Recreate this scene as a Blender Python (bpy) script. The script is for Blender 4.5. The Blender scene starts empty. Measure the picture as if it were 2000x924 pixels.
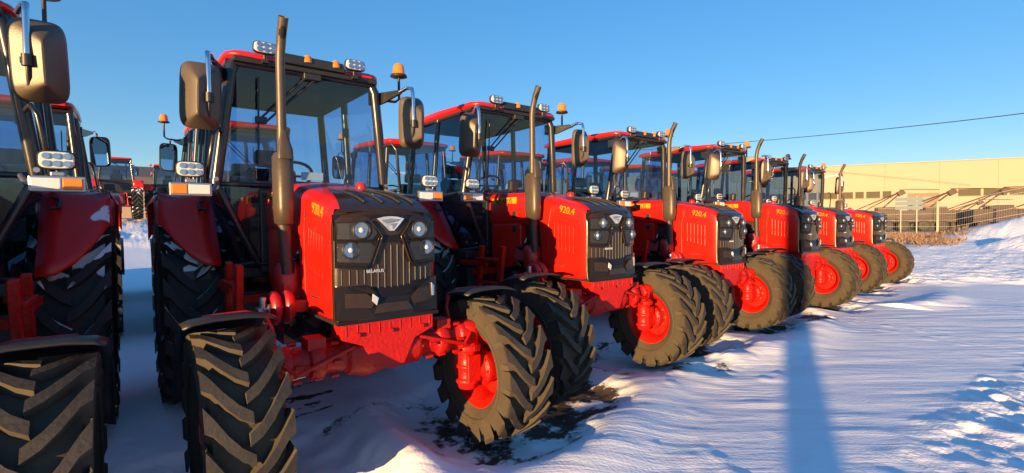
import bpy, bmesh, math, random
import numpy as np
from mathutils import Vector, Matrix, Euler
random.seed(7)
sc = bpy.context.scene
col = sc.collection
PI = math.pi
R = math.radians

# ------------------------------------------------------------------ materials
def mat(name, base, rough=.5, metal=0., coat=0., noise=0., nscale=8., bump=0., bscale=60., spec=None, dust=0., dustcol=(.35,.27,.2)):
    m = bpy.data.materials.new(name); m.use_nodes = True
    nt = m.node_tree; b = nt.nodes['Principled BSDF']
    b.inputs['Base Color'].default_value = (*base, 1)
    b.inputs['Roughness'].default_value = rough
    b.inputs['Metallic'].default_value = metal
    b.inputs['Coat Weight'].default_value = coat
    b.inputs['Coat Roughness'].default_value = .06
    if spec is not None: b.inputs['Specular IOR Level'].default_value = spec
    tc = nt.nodes.new('ShaderNodeTexCoord')
    if noise or dust:
        n = nt.nodes.new('ShaderNodeTexNoise'); n.inputs['Scale'].default_value = nscale; n.inputs['Detail'].default_value = 6
        nt.links.new(tc.outputs['Object'], n.inputs['Vector'])
        mx = nt.nodes.new('ShaderNodeMix'); mx.data_type = 'RGBA'
        mx.inputs['A'].default_value = (*[c*(1-noise) for c in base], 1)
        mx.inputs['B'].default_value = (*[min(1, c*(1+noise)) for c in base], 1)
        nt.links.new(n.outputs['Fac'], mx.inputs['Factor'])
        out = mx.outputs['Result']
        if dust:
            n2 = nt.nodes.new('ShaderNodeTexNoise'); n2.inputs['Scale'].default_value = nscale*1.7; n2.inputs['Detail'].default_value = 8
            n2.inputs['Roughness'].default_value = .65
            nt.links.new(tc.outputs['Object'], n2.inputs['Vector'])
            rp = nt.nodes.new('ShaderNodeMapRange'); rp.inputs[1].default_value = .42; rp.inputs[2].default_value = .7; rp.inputs[4].default_value = dust
            nt.links.new(n2.outputs['Fac'], rp.inputs[0])
            m2 = nt.nodes.new('ShaderNodeMix'); m2.data_type = 'RGBA'
            nt.links.new(rp.outputs[0], m2.inputs['Factor']); nt.links.new(out, m2.inputs['A'])
            m2.inputs['B'].default_value = (*dustcol, 1); out = m2.outputs['Result']
        nt.links.new(out, b.inputs['Base Color'])
        rr = nt.nodes.new('ShaderNodeMapRange'); rr.inputs[3].default_value = rough*.8; rr.inputs[4].default_value = min(1, rough*1.25)
        nt.links.new(n.outputs['Fac'], rr.inputs[0]); nt.links.new(rr.outputs[0], b.inputs['Roughness'])
    if bump:
        n3 = nt.nodes.new('ShaderNodeTexNoise'); n3.inputs['Scale'].default_value = bscale; n3.inputs['Detail'].default_value = 5
        nt.links.new(tc.outputs['Object'], n3.inputs['Vector'])
        bp = nt.nodes.new('ShaderNodeBump'); bp.inputs['Strength'].default_value = bump; bp.inputs['Distance'].default_value = .01
        nt.links.new(n3.outputs['Fac'], bp.inputs['Height']); nt.links.new(bp.outputs['Normal'], b.inputs['Normal'])
    return m

def snow_on_top(m, thr=.45, nz=.35, nsc=9):
    """snow that has settled on upward faces, in patches"""
    nt = m.node_tree; b = nt.nodes['Principled BSDF']
    g = nt.nodes.new('ShaderNodeNewGeometry'); sx = nt.nodes.new('ShaderNodeSeparateXYZ'); nt.links.new(g.outputs['True Normal'], sx.inputs[0])
    n = nt.nodes.new('ShaderNodeTexNoise'); n.inputs['Scale'].default_value = nsc; n.inputs['Detail'].default_value = 3
    tc = nt.nodes.new('ShaderNodeTexCoord'); nt.links.new(tc.outputs['Object'], n.inputs['Vector'])
    a = nt.nodes.new('ShaderNodeMapRange'); a.inputs[1].default_value = nz; a.inputs[2].default_value = nz+.1
    nt.links.new(sx.outputs['Z'], a.inputs[0])
    c = nt.nodes.new('ShaderNodeMapRange'); c.inputs[1].default_value = thr; c.inputs[2].default_value = thr+.03
    nt.links.new(n.outputs['Fac'], c.inputs[0])
    mu = nt.nodes.new('ShaderNodeMath'); mu.operation = 'MULTIPLY'; nt.links.new(a.outputs[0], mu.inputs[0]); nt.links.new(c.outputs[0], mu.inputs[1])
    mx = nt.nodes.new('ShaderNodeMix'); mx.data_type = 'RGBA'
    src = b.inputs['Base Color'].links[0].from_socket if b.inputs['Base Color'].links else None
    if src: nt.links.new(src, mx.inputs['A'])
    else: mx.inputs['A'].default_value = b.inputs['Base Color'].default_value
    mx.inputs['B'].default_value = (.82, .85, .9, 1)
    nt.links.new(mu.outputs[0], mx.inputs['Factor']); nt.links.new(mx.outputs['Result'], b.inputs['Base Color'])
    return m

M = {}
M['red'] = mat('red_paint', (.60, .009, .004), .34, coat=.22, noise=.06, nscale=3, bump=.03, bscale=9)
M['fender_paint'] = snow_on_top(mat('fender_red_paint', (.60, .009, .004), .38, coat=.15, noise=.08, nscale=3, bump=.03, bscale=9), .63, .45, 5)
M['cast'] = mat('red_cast_paint', (.40, .007, .004), .40, coat=.05, spec=.3, noise=.18, nscale=14, bump=.5, bscale=45)
M['dred'] = mat('dark_red_paint', (.30, .008, .010), .42, coat=.15, noise=.12, nscale=5)
M['rim'] = mat('red_rim_paint', (.52, .009, .005), .4, coat=.05, spec=.35, noise=.1, nscale=8, bump=.1, bscale=30)
M['black'] = mat('black_plastic', (.018, .018, .020), .42, noise=.25, nscale=12)
M['frame'] = mat('black_frame_paint', (.016, .016, .018), .28, coat=.3, noise=.2, nscale=6)
M['engine'] = mat('oily_dark_metal', (.035, .022, .02), .5, noise=.5, nscale=14, bump=.4, bscale=50)
M['mask'] = mat('glossy_dark_grille_plastic', (.010, .008, .008), .10, spec=.3, noise=.2, nscale=4)
M['mesh'] = mat('dark_grille_inlay', (.026, .015, .008), .18, spec=.45, noise=.3, nscale=20)
M['rubber'] = mat('tyre_rubber', (.022, .019, .016), .66, noise=.35, nscale=6, bump=.35, bscale=40, dust=.2, dustcol=(.085,.066,.045))
M['rubber_dusty_lit'] = mat('dusty_sunlit_tyre_groove_rubber', (.048, .037, .024), .85, noise=.5, nscale=7, bump=.35, bscale=40)  # groove dust, with the golden sunlit tone also put into its colour
M['rubber_rear'] = snow_on_top(mat('snow_flecked_tyre_rubber', (.024, .023, .023), .75, noise=.35, nscale=6, bump=.35, bscale=40), .5, .42, 5)
M['muffler'] = mat('satin_exhaust_paint', (.068, .053, .038), .42, metal=.2, noise=.25, nscale=10, bump=.1, bscale=30)
M['mirror_shell'] = mat('mirror_shell_plastic', (.075, .058, .04), .42, noise=.15, nscale=5, bump=.1, bscale=120)
M['soot'] = mat('sooty_pipe_mouth', (.006, .006, .006), .9, noise=.3)
M['chrome'] = mat('chrome_tube', (.78, .78, .78), .16, metal=1, noise=.05)
M['steel'] = mat('zinc_steel', (.42, .43, .46), .35, metal=.9, noise=.2, nscale=20)
M['lens'] = mat('clear_lamp_lens', (.60, .62, .64), .12, coat=.6, noise=.12, nscale=30)
M['reflector'] = mat('lamp_reflector', (.42, .46, .52), .12, metal=.9, noise=.05)
M['amber'] = mat('amber_lamp_lens', (.72, .19, .006), .18, coat=.5, noise=.2, nscale=18)
M['tail'] = mat('red_tail_lens', (.5, .01, .01), .2, coat=.5)
M['badge'] = mat('orange_yellow_badge', (.62, .25, .01), .4, noise=.1)
M['emblem'] = mat('pale_metal_emblem', (.62, .66, .72), .3, metal=.5, noise=.08)
M['emblem_dark'] = mat('emblem_groove', (.16, .18, .22), .4, noise=.1)
M['seat'] = mat('seat_cloth', (.022, .022, .026), .8, noise=.3, nscale=25, bump=.3)
M['paper'] = mat('white_paper', (.75, .75, .78), .7, noise=.04)
M['mirror_glass'] = mat('mirror_glass', (.8, .82, .85), .03, metal=1)
M['headliner'] = mat('grey_headliner', (.010, .018, .042), .8, noise=.2)

def glass_mat(name, tint, refl=.045, power=.9):
    m = bpy.data.materials.new(name); m.use_nodes = True; nt = m.node_tree
    nt.nodes.remove(nt.nodes['Principled BSDF']); out = nt.nodes['Material Output']
    t = nt.nodes.new('ShaderNodeBsdfTransparent'); t.inputs[0].default_value = (*tint, 1)
    g = nt.nodes.new('ShaderNodeBsdfGlossy'); g.inputs['Roughness'].default_value = .015
    lw = nt.nodes.new('ShaderNodeLayerWeight'); lw.inputs['Blend'].default_value = .5
    p = nt.nodes.new('ShaderNodeMath'); p.operation = 'POWER'; p.inputs[1].default_value = 4.0
    nt.links.new(lw.outputs['Facing'], p.inputs[0])
    ma = nt.nodes.new('ShaderNodeMath'); ma.operation = 'MULTIPLY_ADD'; ma.inputs[1].default_value = power; ma.inputs[2].default_value = refl
    ma.use_clamp = True; nt.links.new(p.outputs[0], ma.inputs[0])
    # faint dust film on the pane
    n = nt.nodes.new('ShaderNodeTexNoise'); n.inputs['Scale'].default_value = 5; n.inputs['Detail'].default_value = 7
    tc = nt.nodes.new('ShaderNodeTexCoord'); nt.links.new(tc.outputs['Object'], n.inputs['Vector'])
    mr = nt.nodes.new('ShaderNodeMapRange'); mr.inputs[1].default_value = .45; mr.inputs[2].default_value = .75; mr.inputs[4].default_value = .008
    nt.links.new(n.outputs['Fac'], mr.inputs[0])
    d = nt.nodes.new('ShaderNodeBsdfDiffuse'); d.inputs[0].default_value = (.6, .62, .65, 1)
    m0 = nt.nodes.new('ShaderNodeMixShader'); nt.links.new(mr.outputs[0], m0.inputs[0]); nt.links.new(t.outputs[0], m0.inputs[1]); nt.links.new(d.outputs[0], m0.inputs[2])
    mx = nt.nodes.new('ShaderNodeMixShader'); nt.links.new(ma.outputs[0], mx.inputs[0]); nt.links.new(m0.outputs[0], mx.inputs[1]); nt.links.new(g.outputs[0], mx.inputs[2])
    nt.links.new(mx.outputs[0], out.inputs['Surface'])
    return m
M['glass'] = glass_mat('cab_glass', (.55, .70, .86), .07)
M['lamp_glass'] = glass_mat('lamp_cover_glass', (.9, .95, 1), .06)

# ------------------------------------------------------------------ mesh builder
class MB:
    def __init__(s): s.v = []; s.f = []; s.m = []; s.s = []
    def add(s, vs, fs, m=0, smooth=False):
        o = len(s.v); s.v += [tuple(v) for v in vs]
        for f in fs:
            s.f.append([o+i for i in f]); s.m.append(m); s.s.append(smooth)
        return s
    def box(s, x0, x1, y0, y1, z0, z1, m=0, rot=None, piv=None):
        vs = [Vector((x, y, z)) for x in (x0, x1) for y in (y0, y1) for z in (z0, z1)]
        if rot:
            c = Vector(piv) if piv else Vector(((x0+x1)/2, (y0+y1)/2, (z0+z1)/2)); q = Euler(rot).to_matrix()
            vs = [q @ (v-c) + c for v in vs]
        return s.add(vs, [(0,1,3,2),(4,6,7,5),(0,4,5,1),(2,3,7,6),(0,2,6,4),(1,5,7,3)], m)
    def tube(s, pts, r, n=10, m=0, caps=True, sy=1.):
        pts = [Vector(p) for p in pts]; rs = r if isinstance(r, (list, tuple)) else [r]*len(pts)
        vs = []; fs = []; up = None
        for i, p in enumerate(pts):
            t = (pts[min(i+1, len(pts)-1)]-pts[max(i-1, 0)]).normalized()
            if up is None:
                a = Vector((0, 0, 1)) if abs(t.z) < .9 else Vector((1, 0, 0)); up = (a-t*a.dot(t)).normalized()
            else: up = (up-t*up.dot(t)).normalized()
            b = t.cross(up)
            for k in range(n):
                an = 2*PI*(k+.5)/n; vs.append(p+(up*math.cos(an)*sy+b*math.sin(an))*rs[i])
        L = len(pts)
        for i in range(L-1):
            for k in range(n):
                fs.append((i*n+k, i*n+(k+1) % n, (i+1)*n+(k+1) % n, (i+1)*n+k))
        s.add(vs, fs, m, n > 5)
        if caps:
            s.add([vs[k] for k in range(n)][::-1], [tuple(range(n))], m)
            s.add([vs[(L-1)*n+k] for k in range(n)], [tuple(range(n))], m)
        return s
    def lathe(s, prof, c=(0,0,0), ax='x', n=24, m=0, smooth=True, caps=True):
        vs = []; fs = []; c = Vector(c)
        for (a, r) in prof:
            for k in range(n):
                t = 2*PI*k/n; u, w = r*math.cos(t), r*math.sin(t)
                p = {'x': (a, u, w), 'y': (u, a, w), 'z': (u, w, a)}[ax]; vs.append(c+Vector(p))
        for i in range(len(prof)-1):
            for k in range(n):
                f = (i*n+k, i*n+(k+1) % n, (i+1)*n+(k+1) % n, (i+1)*n+k)
                fs.append(f)
        s.add(vs, fs, m, smooth)
        if caps:
            L = len(prof)
            if prof[0][1] > 1e-4: s.add(vs[:n], [tuple(range(n))], m)
            if prof[-1][1] > 1e-4: s.add(vs[(L-1)*n:], [tuple(range(n))], m)
        return s
    def prism(s, poly, ax, a, b, m=0):
        def P(p, d): return {'x': (d, p[0], p[1]), 'y': (p[0], d, p[1]), 'z': (p[0], p[1], d)}[ax]
        n = len(poly); vs = [P(p, a) for p in poly]+[P(p, b) for p in poly]
        fs = [tuple(range(n))[::-1], tuple(range(n, 2*n))]+[(k, (k+1) % n, n+(k+1) % n, n+k) for k in range(n)]
        return s.add(vs, fs, m)
    def loft(s, secs, m=0, smooth=True, caps=True, closed=True):
        n = len(secs[0]); vs = [p for q in secs for p in q]; fs = []
        for i in range(len(secs)-1):
            for k in range(n if closed else n-1):
                fs.append((i*n+k, i*n+(k+1) % n, (i+1)*n+(k+1) % n, (i+1)*n+k))
        s.add(vs, fs, m, smooth)
        if caps:
            s.add(secs[0], [tuple(range(n))[::-1]], m); s.add(secs[-1], [tuple(range(n))], m)
        return s
    def quad(s, a, b, c, d, m=0): return s.add([a, b, c, d], [(0, 1, 2, 3)], m)
    def xf(s, mtx):
        s.v = [tuple(mtx @ Vector(v)) for v in s.v]; return s
    def build(s, name, mats, parent=None, bevel=0, seg=2, normals=True):
        me = bpy.data.meshes.new(name); me.from_pydata(s.v, [], s.f)
        mats = mats if isinstance(mats, (list, tuple)) else [mats]
        for k in mats: me.materials.append(M[k] if isinstance(k, str) else k)
        me.polygons.foreach_set('material_index', s.m); me.polygons.foreach_set('use_smooth', s.s)
        if normals:
            bm = bmesh.new(); bm.from_mesh(me); bmesh.ops.recalc_face_normals(bm, faces=bm.faces); bm.to_mesh(me); bm.free()
        me.update()
        o = bpy.data.objects.new(name, me); col.objects.link(o)
        if parent: o.parent = parent
        if bevel:
            b = o.modifiers.new('bevel', 'BEVEL'); b.width = bevel; b.segments = seg; b.limit_method = 'ANGLE'; b.angle_limit = R(40)
        return o

def tag(o, label=None, cat=None, group=None, kind=None):
    if label: o['label'] = label
    if cat: o['category'] = cat
    if group: o['group'] = group
    if kind: o['kind'] = kind
    return o
def empty(name, loc, rz=0):
    e = bpy.data.objects.new(name, None); e.empty_display_size = .3; col.objects.link(e); e.location = loc; e.rotation_euler = (0, 0, rz); return e
def text_mesh(name, s, size, mtx, m, parent, depth=.004, bold=.0, shear=0):
    cu = bpy.data.curves.new(name, 'FONT'); cu.body = s; cu.size = size; cu.extrude = depth; cu.align_x = 'CENTER'; cu.align_y = 'CENTER'; cu.offset = bold; cu.shear = shear
    to = bpy.data.objects.new(name+'_src', cu); col.objects.link(to)
    bpy.context.view_layer.update()
    me = bpy.data.meshes.new_from_object(to.evaluated_get(bpy.context.evaluated_depsgraph_get()))
    bpy.data.objects.remove(to); bpy.data.curves.remove(cu)
    me.transform(mtx); me.materials.clear(); me.materials.append(M[m]); me.name = name
    o = bpy.data.objects.new(name, me); col.objects.link(o); o.parent = parent; return o

# ------------------------------------------------------------------ ground height
TR = {0: (-2.29, -.11, -1.5), 1: (0, 0, 0), 2: (2.34, .28, -.9), 3: (4.89, .46, -1.4), 4: (7.32, .45, -4.1), 5: (9.73, .73, -5.5), 6: (12.27, .85, -4.0)}
_rng = np.random.RandomState(3)
def vnoise(x, y, seed=0):
    xi = np.floor(x).astype(np.int64); yi = np.floor(y).astype(np.int64); fx = x-xi; fy = y-yi
    def h(a, b):
        n = (a*374761393+b*668265263+seed*974634777) & 0x7fffffff
        n = (n ^ (n >> 13))*1274126177 & 0x7fffffff
        return ((n ^ (n >> 16)) & 0xffff)/65535.
    u = fx*fx*(3-2*fx); v = fy*fy*(3-2*fy)
    return (h(xi, yi)*(1-u)+h(xi+1, yi)*u)*(1-v)+(h(xi, yi+1)*(1-u)+h(xi+1, yi+1)*u)*v
def fbm(x, y, o=4, seed=0):
    a = 0; w = 1; t = 0
    for i in range(o):
        a = a+w*vnoise(x*2**i, y*2**i, seed+i*17); t += w; w *= .5
    return a/t
def sstep(a, b, x):
    t = np.clip((x-a)/(b-a), 0, 1); return t*t*(3-2*t)
def hollow(x, y):
    """scour pits the wind dug around the front wheels (0..1)"""
    m = np.zeros_like(x)
    for k, (tx, ty, a) in TR.items():
        for s in (-.8, .8):
            cx, cy = tx+s+.12, ty+.25
            wob = .35*(fbm(x*1.7+k, y*1.7, 3, 5)-.5)
            d = np.sqrt(((x-cx)/.80)**2+((y-cy)/1.0)**2)+wob
            m = np.maximum(m, 1-sstep(.62, 1.02, d))
    return m
FOOT = []
_fr = random.Random(21)
for (xa, ya, xb, yb, nst) in ((3.3, -2.5, 5.0, -2.15, 6),):
    an = math.atan2(yb-ya, xb-xa)
    for q in range(nst):
        t = (q+.5)/nst; sd_ = .11 if q % 2 else -.11
        FOOT.append((xa+(xb-xa)*t-math.sin(an)*sd_+_fr.uniform(-.05, .05), ya+(yb-ya)*t+math.cos(an)*sd_+_fr.uniform(-.05, .05), an+_fr.uniform(-.2, .2), _fr.uniform(.022, .045)))
def footprints(x, y):
    z = np.zeros_like(x)
    for (fx, fy, fa, dp) in FOOT:
        m = (np.abs(x-fx) < .4) & (np.abs(y-fy) < .4)
        if not m.any(): continue
        X = (x[m]-fx)*math.cos(fa)+(y[m]-fy)*math.sin(fa); Y = -(x[m]-fx)*math.sin(fa)+(y[m]-fy)*math.cos(fa)
        d = np.sqrt((X/.165)**2+(Y/(.062+.012*np.sign(X)))**2)
        z[m] += -dp*(1-sstep(.75, 1.1, d))+.3*dp*np.exp(-((d-1.3)/.25)**2)
    return z
def rough_zone(x, y):
    d = (x-12.9-.22*(y+1)**2*0+.9*(y-.2))+2.6*(fbm(x*.55, y*.55, 4, 9)-.5)
    far = sstep(-.3, .9, d)
    # trodden strip on the right beside the camera
    d2 = ((x-3.9)*.35-(y+2.45)*1.0)*-1
    near = sstep(.15, -.15, (y+2.08)+.06*(x-3.5)+.8*(fbm(x*1.5, y*1.5, 3, 4)-.5))*sstep(2.0, 3.2, x)
    return far, near
def height(x, y):
    x = np.asarray(x, float); y = np.asarray(y, float)
    slope = .068*np.maximum(0, y-2.9)*(1-sstep(14, 40, x)); slope = np.where(y > 30, .068*27.1*(1-sstep(14, 40, x)), slope)
    h = slope+.05*(fbm(x*.35+9, y*.35, 3, 1)-.5)
    ho = hollow(x, y)
    h = h-.075*ho
    # drift lip along the front of the row
    lip = np.exp(-((y+.52+.25*np.sin(x*1.3+.6)-.10*(x-1)*(x < 9))/.30)**2)*sstep(-.4, .3, x)*(1-sstep(11, 13, x))
    h = h+.080*lip*(.5+fbm(x*1.1, y*.8, 3, 22))
    sp = np.exp(-((x-.22-.12*(y-.4))/.20)**2)*sstep(-.5, -.1, y)*(1-sstep(.8, 1.6, y))
    h = h+.12*sp
    far, near = rough_zone(x, y)
    rough = fbm(x*2.3, y*2.3, 5, 31)-.5
    h = h+far*(.12*rough+.03+.033*np.clip(x-13, 0, 12)+.10*np.clip(fbm(x*3.2, y*3.2, 4, 55)-.5, 0, 1)*np.exp(-((x-13.5)/1.2)**2))*(1-.5*sstep(40, 90, x))+near*(.075*(fbm(x*6, y*6, 4, 41)-.5)+.0)
    h = h+.065*(fbm(x*7, y*7, 4, 91)-.5)*np.clip(4*ho*(1.15-ho), 0, 1)
    lump = sstep(.56, .75, fbm(x*5.5, y*5.5, 3, 92))*sstep(.48, .66, fbm(x*.7+3, y*.7, 3, 93)); h = h+.008*lump*(1-far)*sstep(3.5, 1.5, y)
    # sastrugi ripples
    u = x*.60+y*.80+.12*fbm(x*.8, y*.8, 2, 18); rip = fbm((x*.80-y*.60)*1.1+2*fbm(x*.5, y*.5, 2, 8), u*7, 3, 12)-.5
    h = h+.017*rip*sstep(.36, .6, fbm(x*.45+7, y*.45, 3, 14))*(1-far)*(1-ho)*sstep(3.5, 1.5, y)
    h = h+footprints(x, y)
    # ploughed banks at right; unseen mounds at left added to block low sun
    def bank(cx, cy, lx, ly, hh, a=0.):
        c, s = math.cos(a), math.sin(a); X = (x-cx)*c+(y-cy)*s; Y = -(x-cx)*s+(y-cy)*c
        d = np.sqrt((X/lx)**2+(Y/ly)**2); return hh*np.clip(1-d**1.6, 0, 1)*(.75+.6*(fbm(x*.9, y*.9, 4, 77)-.3))
    h = h+bank(37.0, -2.8, 4.6, 7.4, 1.75, .1)+bank(24.5, -2.2, 2.2, 3.0, .85, .2)+bank(31, 2.2, 1.4, 1.6, .35)+bank(-3.2, 1.3, .7, 1.7, .5)+bank(-3.5, -.5, .6, .8, .3)+bank(-3.3, 3.9, .7, 2.2, .65)+bank(-4.6, 7.0, .9, 3.2, 1.5)
    return h
def H(x, y): return float(height(np.array([x]), np.array([y]))[0])

def axis(lo, hi, n0, n1, fine):
    """non-uniform axis: fine step between n0 and n1, growing outward"""
    a = list(np.arange(n0, n1, fine)); st = fine
    while a[-1] < hi: st *= 1.045; a.append(a[-1]+st)
    b = [n0]; st = fine
    while b[-1] > lo: st *= 1.045; b.append(b[-1]-st)
    return np.array(b[1:][::-1]+a)
def make_ground():
    xs = axis(-420, 900, -2.5, 15, .036); ys = axis(-300, 900, -3.0, 3.0, .03)
    X, Y = np.meshgrid(xs, ys); Z = height(X, Y)
    nx, ny = len(xs), len(ys); N = nx*ny
    co = np.stack([X, Y, Z], -1).reshape(-1, 3).astype(np.float32)
    i = np.arange(N).reshape(ny, nx); q = np.stack([i[:-1, :-1], i[:-1, 1:], i[1:, 1:], i[1:, :-1]], -1).reshape(-1, 4)
    me = bpy.data.meshes.new('snow_ground'); me.vertices.add(N); me.vertices.foreach_set('co', co.ravel())
    me.loops.add(q.size); me.loops.foreach_set('vertex_index', q.ravel().astype(np.int32))
    me.polygons.add(len(q)); me.polygons.foreach_set('loop_start', np.arange(0, q.size, 4, dtype=np.int32))
    me.update(calc_edges=True); me.polygons.foreach_set('use_smooth', np.ones(len(q), bool)); me.validate()
    at = me.attributes.new('bare', 'FLOAT', 'POINT')
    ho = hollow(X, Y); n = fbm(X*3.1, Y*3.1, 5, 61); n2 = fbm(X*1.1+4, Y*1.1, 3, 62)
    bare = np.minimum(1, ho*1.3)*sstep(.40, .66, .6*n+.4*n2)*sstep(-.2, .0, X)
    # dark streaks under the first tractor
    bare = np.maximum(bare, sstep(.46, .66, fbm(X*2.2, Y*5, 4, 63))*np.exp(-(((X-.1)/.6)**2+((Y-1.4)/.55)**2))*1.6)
    # frozen weeds and soil in front of the fence
    far = sstep(19, 24, X)*(1-sstep(46, 60, X))*sstep(1.6, 3.6, Y)*(1-sstep(20, 30, Y))
    weed = far*(.35+.65*sstep(.34, .56, fbm(X*.8, Y*.8, 4, 71)))
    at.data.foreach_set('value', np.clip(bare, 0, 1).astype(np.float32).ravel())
    a2 = me.attributes.new('weed', 'FLOAT', 'POINT'); a2.data.foreach_set('value', np.clip(weed, 0, 1).astype(np.float32).ravel())
    f, nr = rough_zone(X, Y)
    a3 = me.attributes.new('rough', 'FLOAT', 'POINT'); a3.data.foreach_set('value', np.clip(np.maximum(f, nr), 0, 1).astype(np.float32).ravel())
    o = bpy.data.objects.new('snow_ground', me); col.objects.link(o)
    m = bpy.data.materials.new('wind_packed_snow'); m.use_nodes = True; nt = m.node_tree; b = nt.nodes['Principled BSDF']
    L = nt.links.new; N_ = nt.nodes.new
    geo = N_('ShaderNodeNewGeometry')
    def att(nm):
        a = N_('ShaderNodeAttribute'); a.attribute_name = nm; return a.outputs['Fac']
    n1 = N_('ShaderNodeTexNoise'); n1.inputs['Scale'].default_value = 1.5; n1.inputs['Detail'].default_value = 6; L(geo.outputs['Position'], n1.inputs['Vector'])
    mx = N_('ShaderNodeMix'); mx.data_type = 'RGBA'; mx.inputs['A'].default_value = (.83, .86, .90, 1); mx.inputs['B'].default_value = (.92, .92, .93, 1); L(n1.outputs['Fac'], mx.inputs['Factor'])
    # soil: edges broken up by fine noise
    n2 = N_('ShaderNodeTexNoise'); n2.inputs['Scale'].default_value = 16; n2.inputs['Detail'].default_value = 8; n2.inputs['Roughness'].default_value = .7; L(geo.outputs['Position'], n2.inputs['Vector'])
    ad = N_('ShaderNodeMath'); ad.operation = 'MULTIPLY_ADD'; L(n2.outputs['Fac'], ad.inputs[0]); ad.inputs[1].default_value = 1.9; L(att('bare'), ad.inputs[2])
    mr = N_('ShaderNodeMapRange'); mr.inputs[1].default_value = 1.4; mr.inputs[2].default_value = 1.7; L(ad.outputs[0], mr.inputs[0])
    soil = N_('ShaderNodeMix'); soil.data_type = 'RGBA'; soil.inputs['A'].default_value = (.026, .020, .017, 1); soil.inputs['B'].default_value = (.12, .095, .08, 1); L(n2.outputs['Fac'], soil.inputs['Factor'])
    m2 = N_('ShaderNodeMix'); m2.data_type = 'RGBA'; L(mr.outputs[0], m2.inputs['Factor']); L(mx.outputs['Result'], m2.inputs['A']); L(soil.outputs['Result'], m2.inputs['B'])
    n4 = N_('ShaderNodeTexNoise'); n4.inputs['Scale'].default_value = 3; n4.inputs['Detail'].default_value = 8; L(geo.outputs['Position'], n4.inputs['Vector'])
    mw = N_('ShaderNodeMath'); mw.operation = 'MULTIPLY'; L(att('weed'), mw.inputs[0]); L(n4.outputs['Fac'], mw.inputs[1])
    mw2 = N_('ShaderNodeMath'); mw2.operation = 'MULTIPLY'; mw2.inputs[1].default_value = 2.4; mw2.use_clamp = True; L(mw.outputs[0], mw2.inputs[0])
    m3 = N_('ShaderNodeMix'); m3.data_type = 'RGBA'; L(mw2.outputs[0], m3.inputs['Factor']); L(m2.outputs['Result'], m3.inputs['A']); m3.inputs['B'].default_value = (.26, .17, .12, 1)
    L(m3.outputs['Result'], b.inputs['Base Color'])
    b.inputs['Roughness'].default_value = .62; b.inputs['Specular IOR Level'].default_value = .25
    # bump: stretched wind ripples + grain + lumps in the trodden snow
    mp = N_('ShaderNodeMapping'); mp.vector_type = 'TEXTURE'; mp.inputs['Rotation'].default_value = (0, 0, R(-38)); mp.inputs['Scale'].default_value = (.6, .075, 1); L(geo.outputs['Position'], mp.inputs['Vector'])
    w = N_('ShaderNodeTexNoise'); w.inputs['Scale'].default_value = 1; w.inputs['Detail'].default_value = 5; w.inputs['Distortion'].default_value = .6; L(mp.outputs['Vector'], w.inputs['Vector'])
    bp = N_('ShaderNodeBump'); bp.inputs['Strength'].default_value = .36; bp.inputs['Distance'].default_value = .03; pt = N_('ShaderNodeTexNoise'); pt.inputs['Scale'].default_value = .9; pt.inputs['Detail'].default_value = 3; L(geo.outputs['Position'], pt.inputs['Vector']); pm = N_('ShaderNodeMapRange'); pm.inputs[1].default_value = .38; pm.inputs[2].default_value = .62; pm.inputs[3].default_value = .25; L(pt.outputs['Fac'], pm.inputs[0]); pw = N_('ShaderNodeMath'); pw.operation = 'MULTIPLY'; L(w.outputs['Fac'], pw.inputs[0]); L(pm.outputs[0], pw.inputs[1]); L(pw.outputs[0], bp.inputs['Height'])
    g = N_('ShaderNodeTexNoise'); g.inputs['Scale'].default_value = 48; g.inputs['Detail'].default_value = 4; L(geo.outputs['Position'], g.inputs['Vector'])
    bp2 = N_('ShaderNodeBump'); bp2.inputs['Strength'].default_value = .3; bp2.inputs['Distance'].default_value = .010; L(g.outputs['Fac'], bp2.inputs['Height']); L(bp.outputs['Normal'], bp2.inputs['Normal'])
    lu = N_('ShaderNodeTexNoise'); lu.inputs['Scale'].default_value = 6; lu.inputs['Detail'].default_value = 7; L(geo.outputs['Position'], lu.inputs['Vector'])
    mm = N_('ShaderNodeMath'); mm.operation = 'MULTIPLY'; L(lu.outputs['Fac'], mm.inputs[0]); L(att('rough'), mm.inputs[1])
    bp3 = N_('ShaderNodeBump'); bp3.inputs['Strength'].default_value = .7; bp3.inputs['Distance'].default_value = .06; L(mm.outputs[0], bp3.inputs['Height']); L(bp2.outputs['Normal'], bp3.inputs['Normal'])
    L(bp3.outputs['Normal'], b.inputs['Normal'])
    me.materials.append(m)
    tag(o, 'wind packed snow with bare soil showing round the wheels', None, None, 'structure')
    return o
make_ground()

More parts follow.
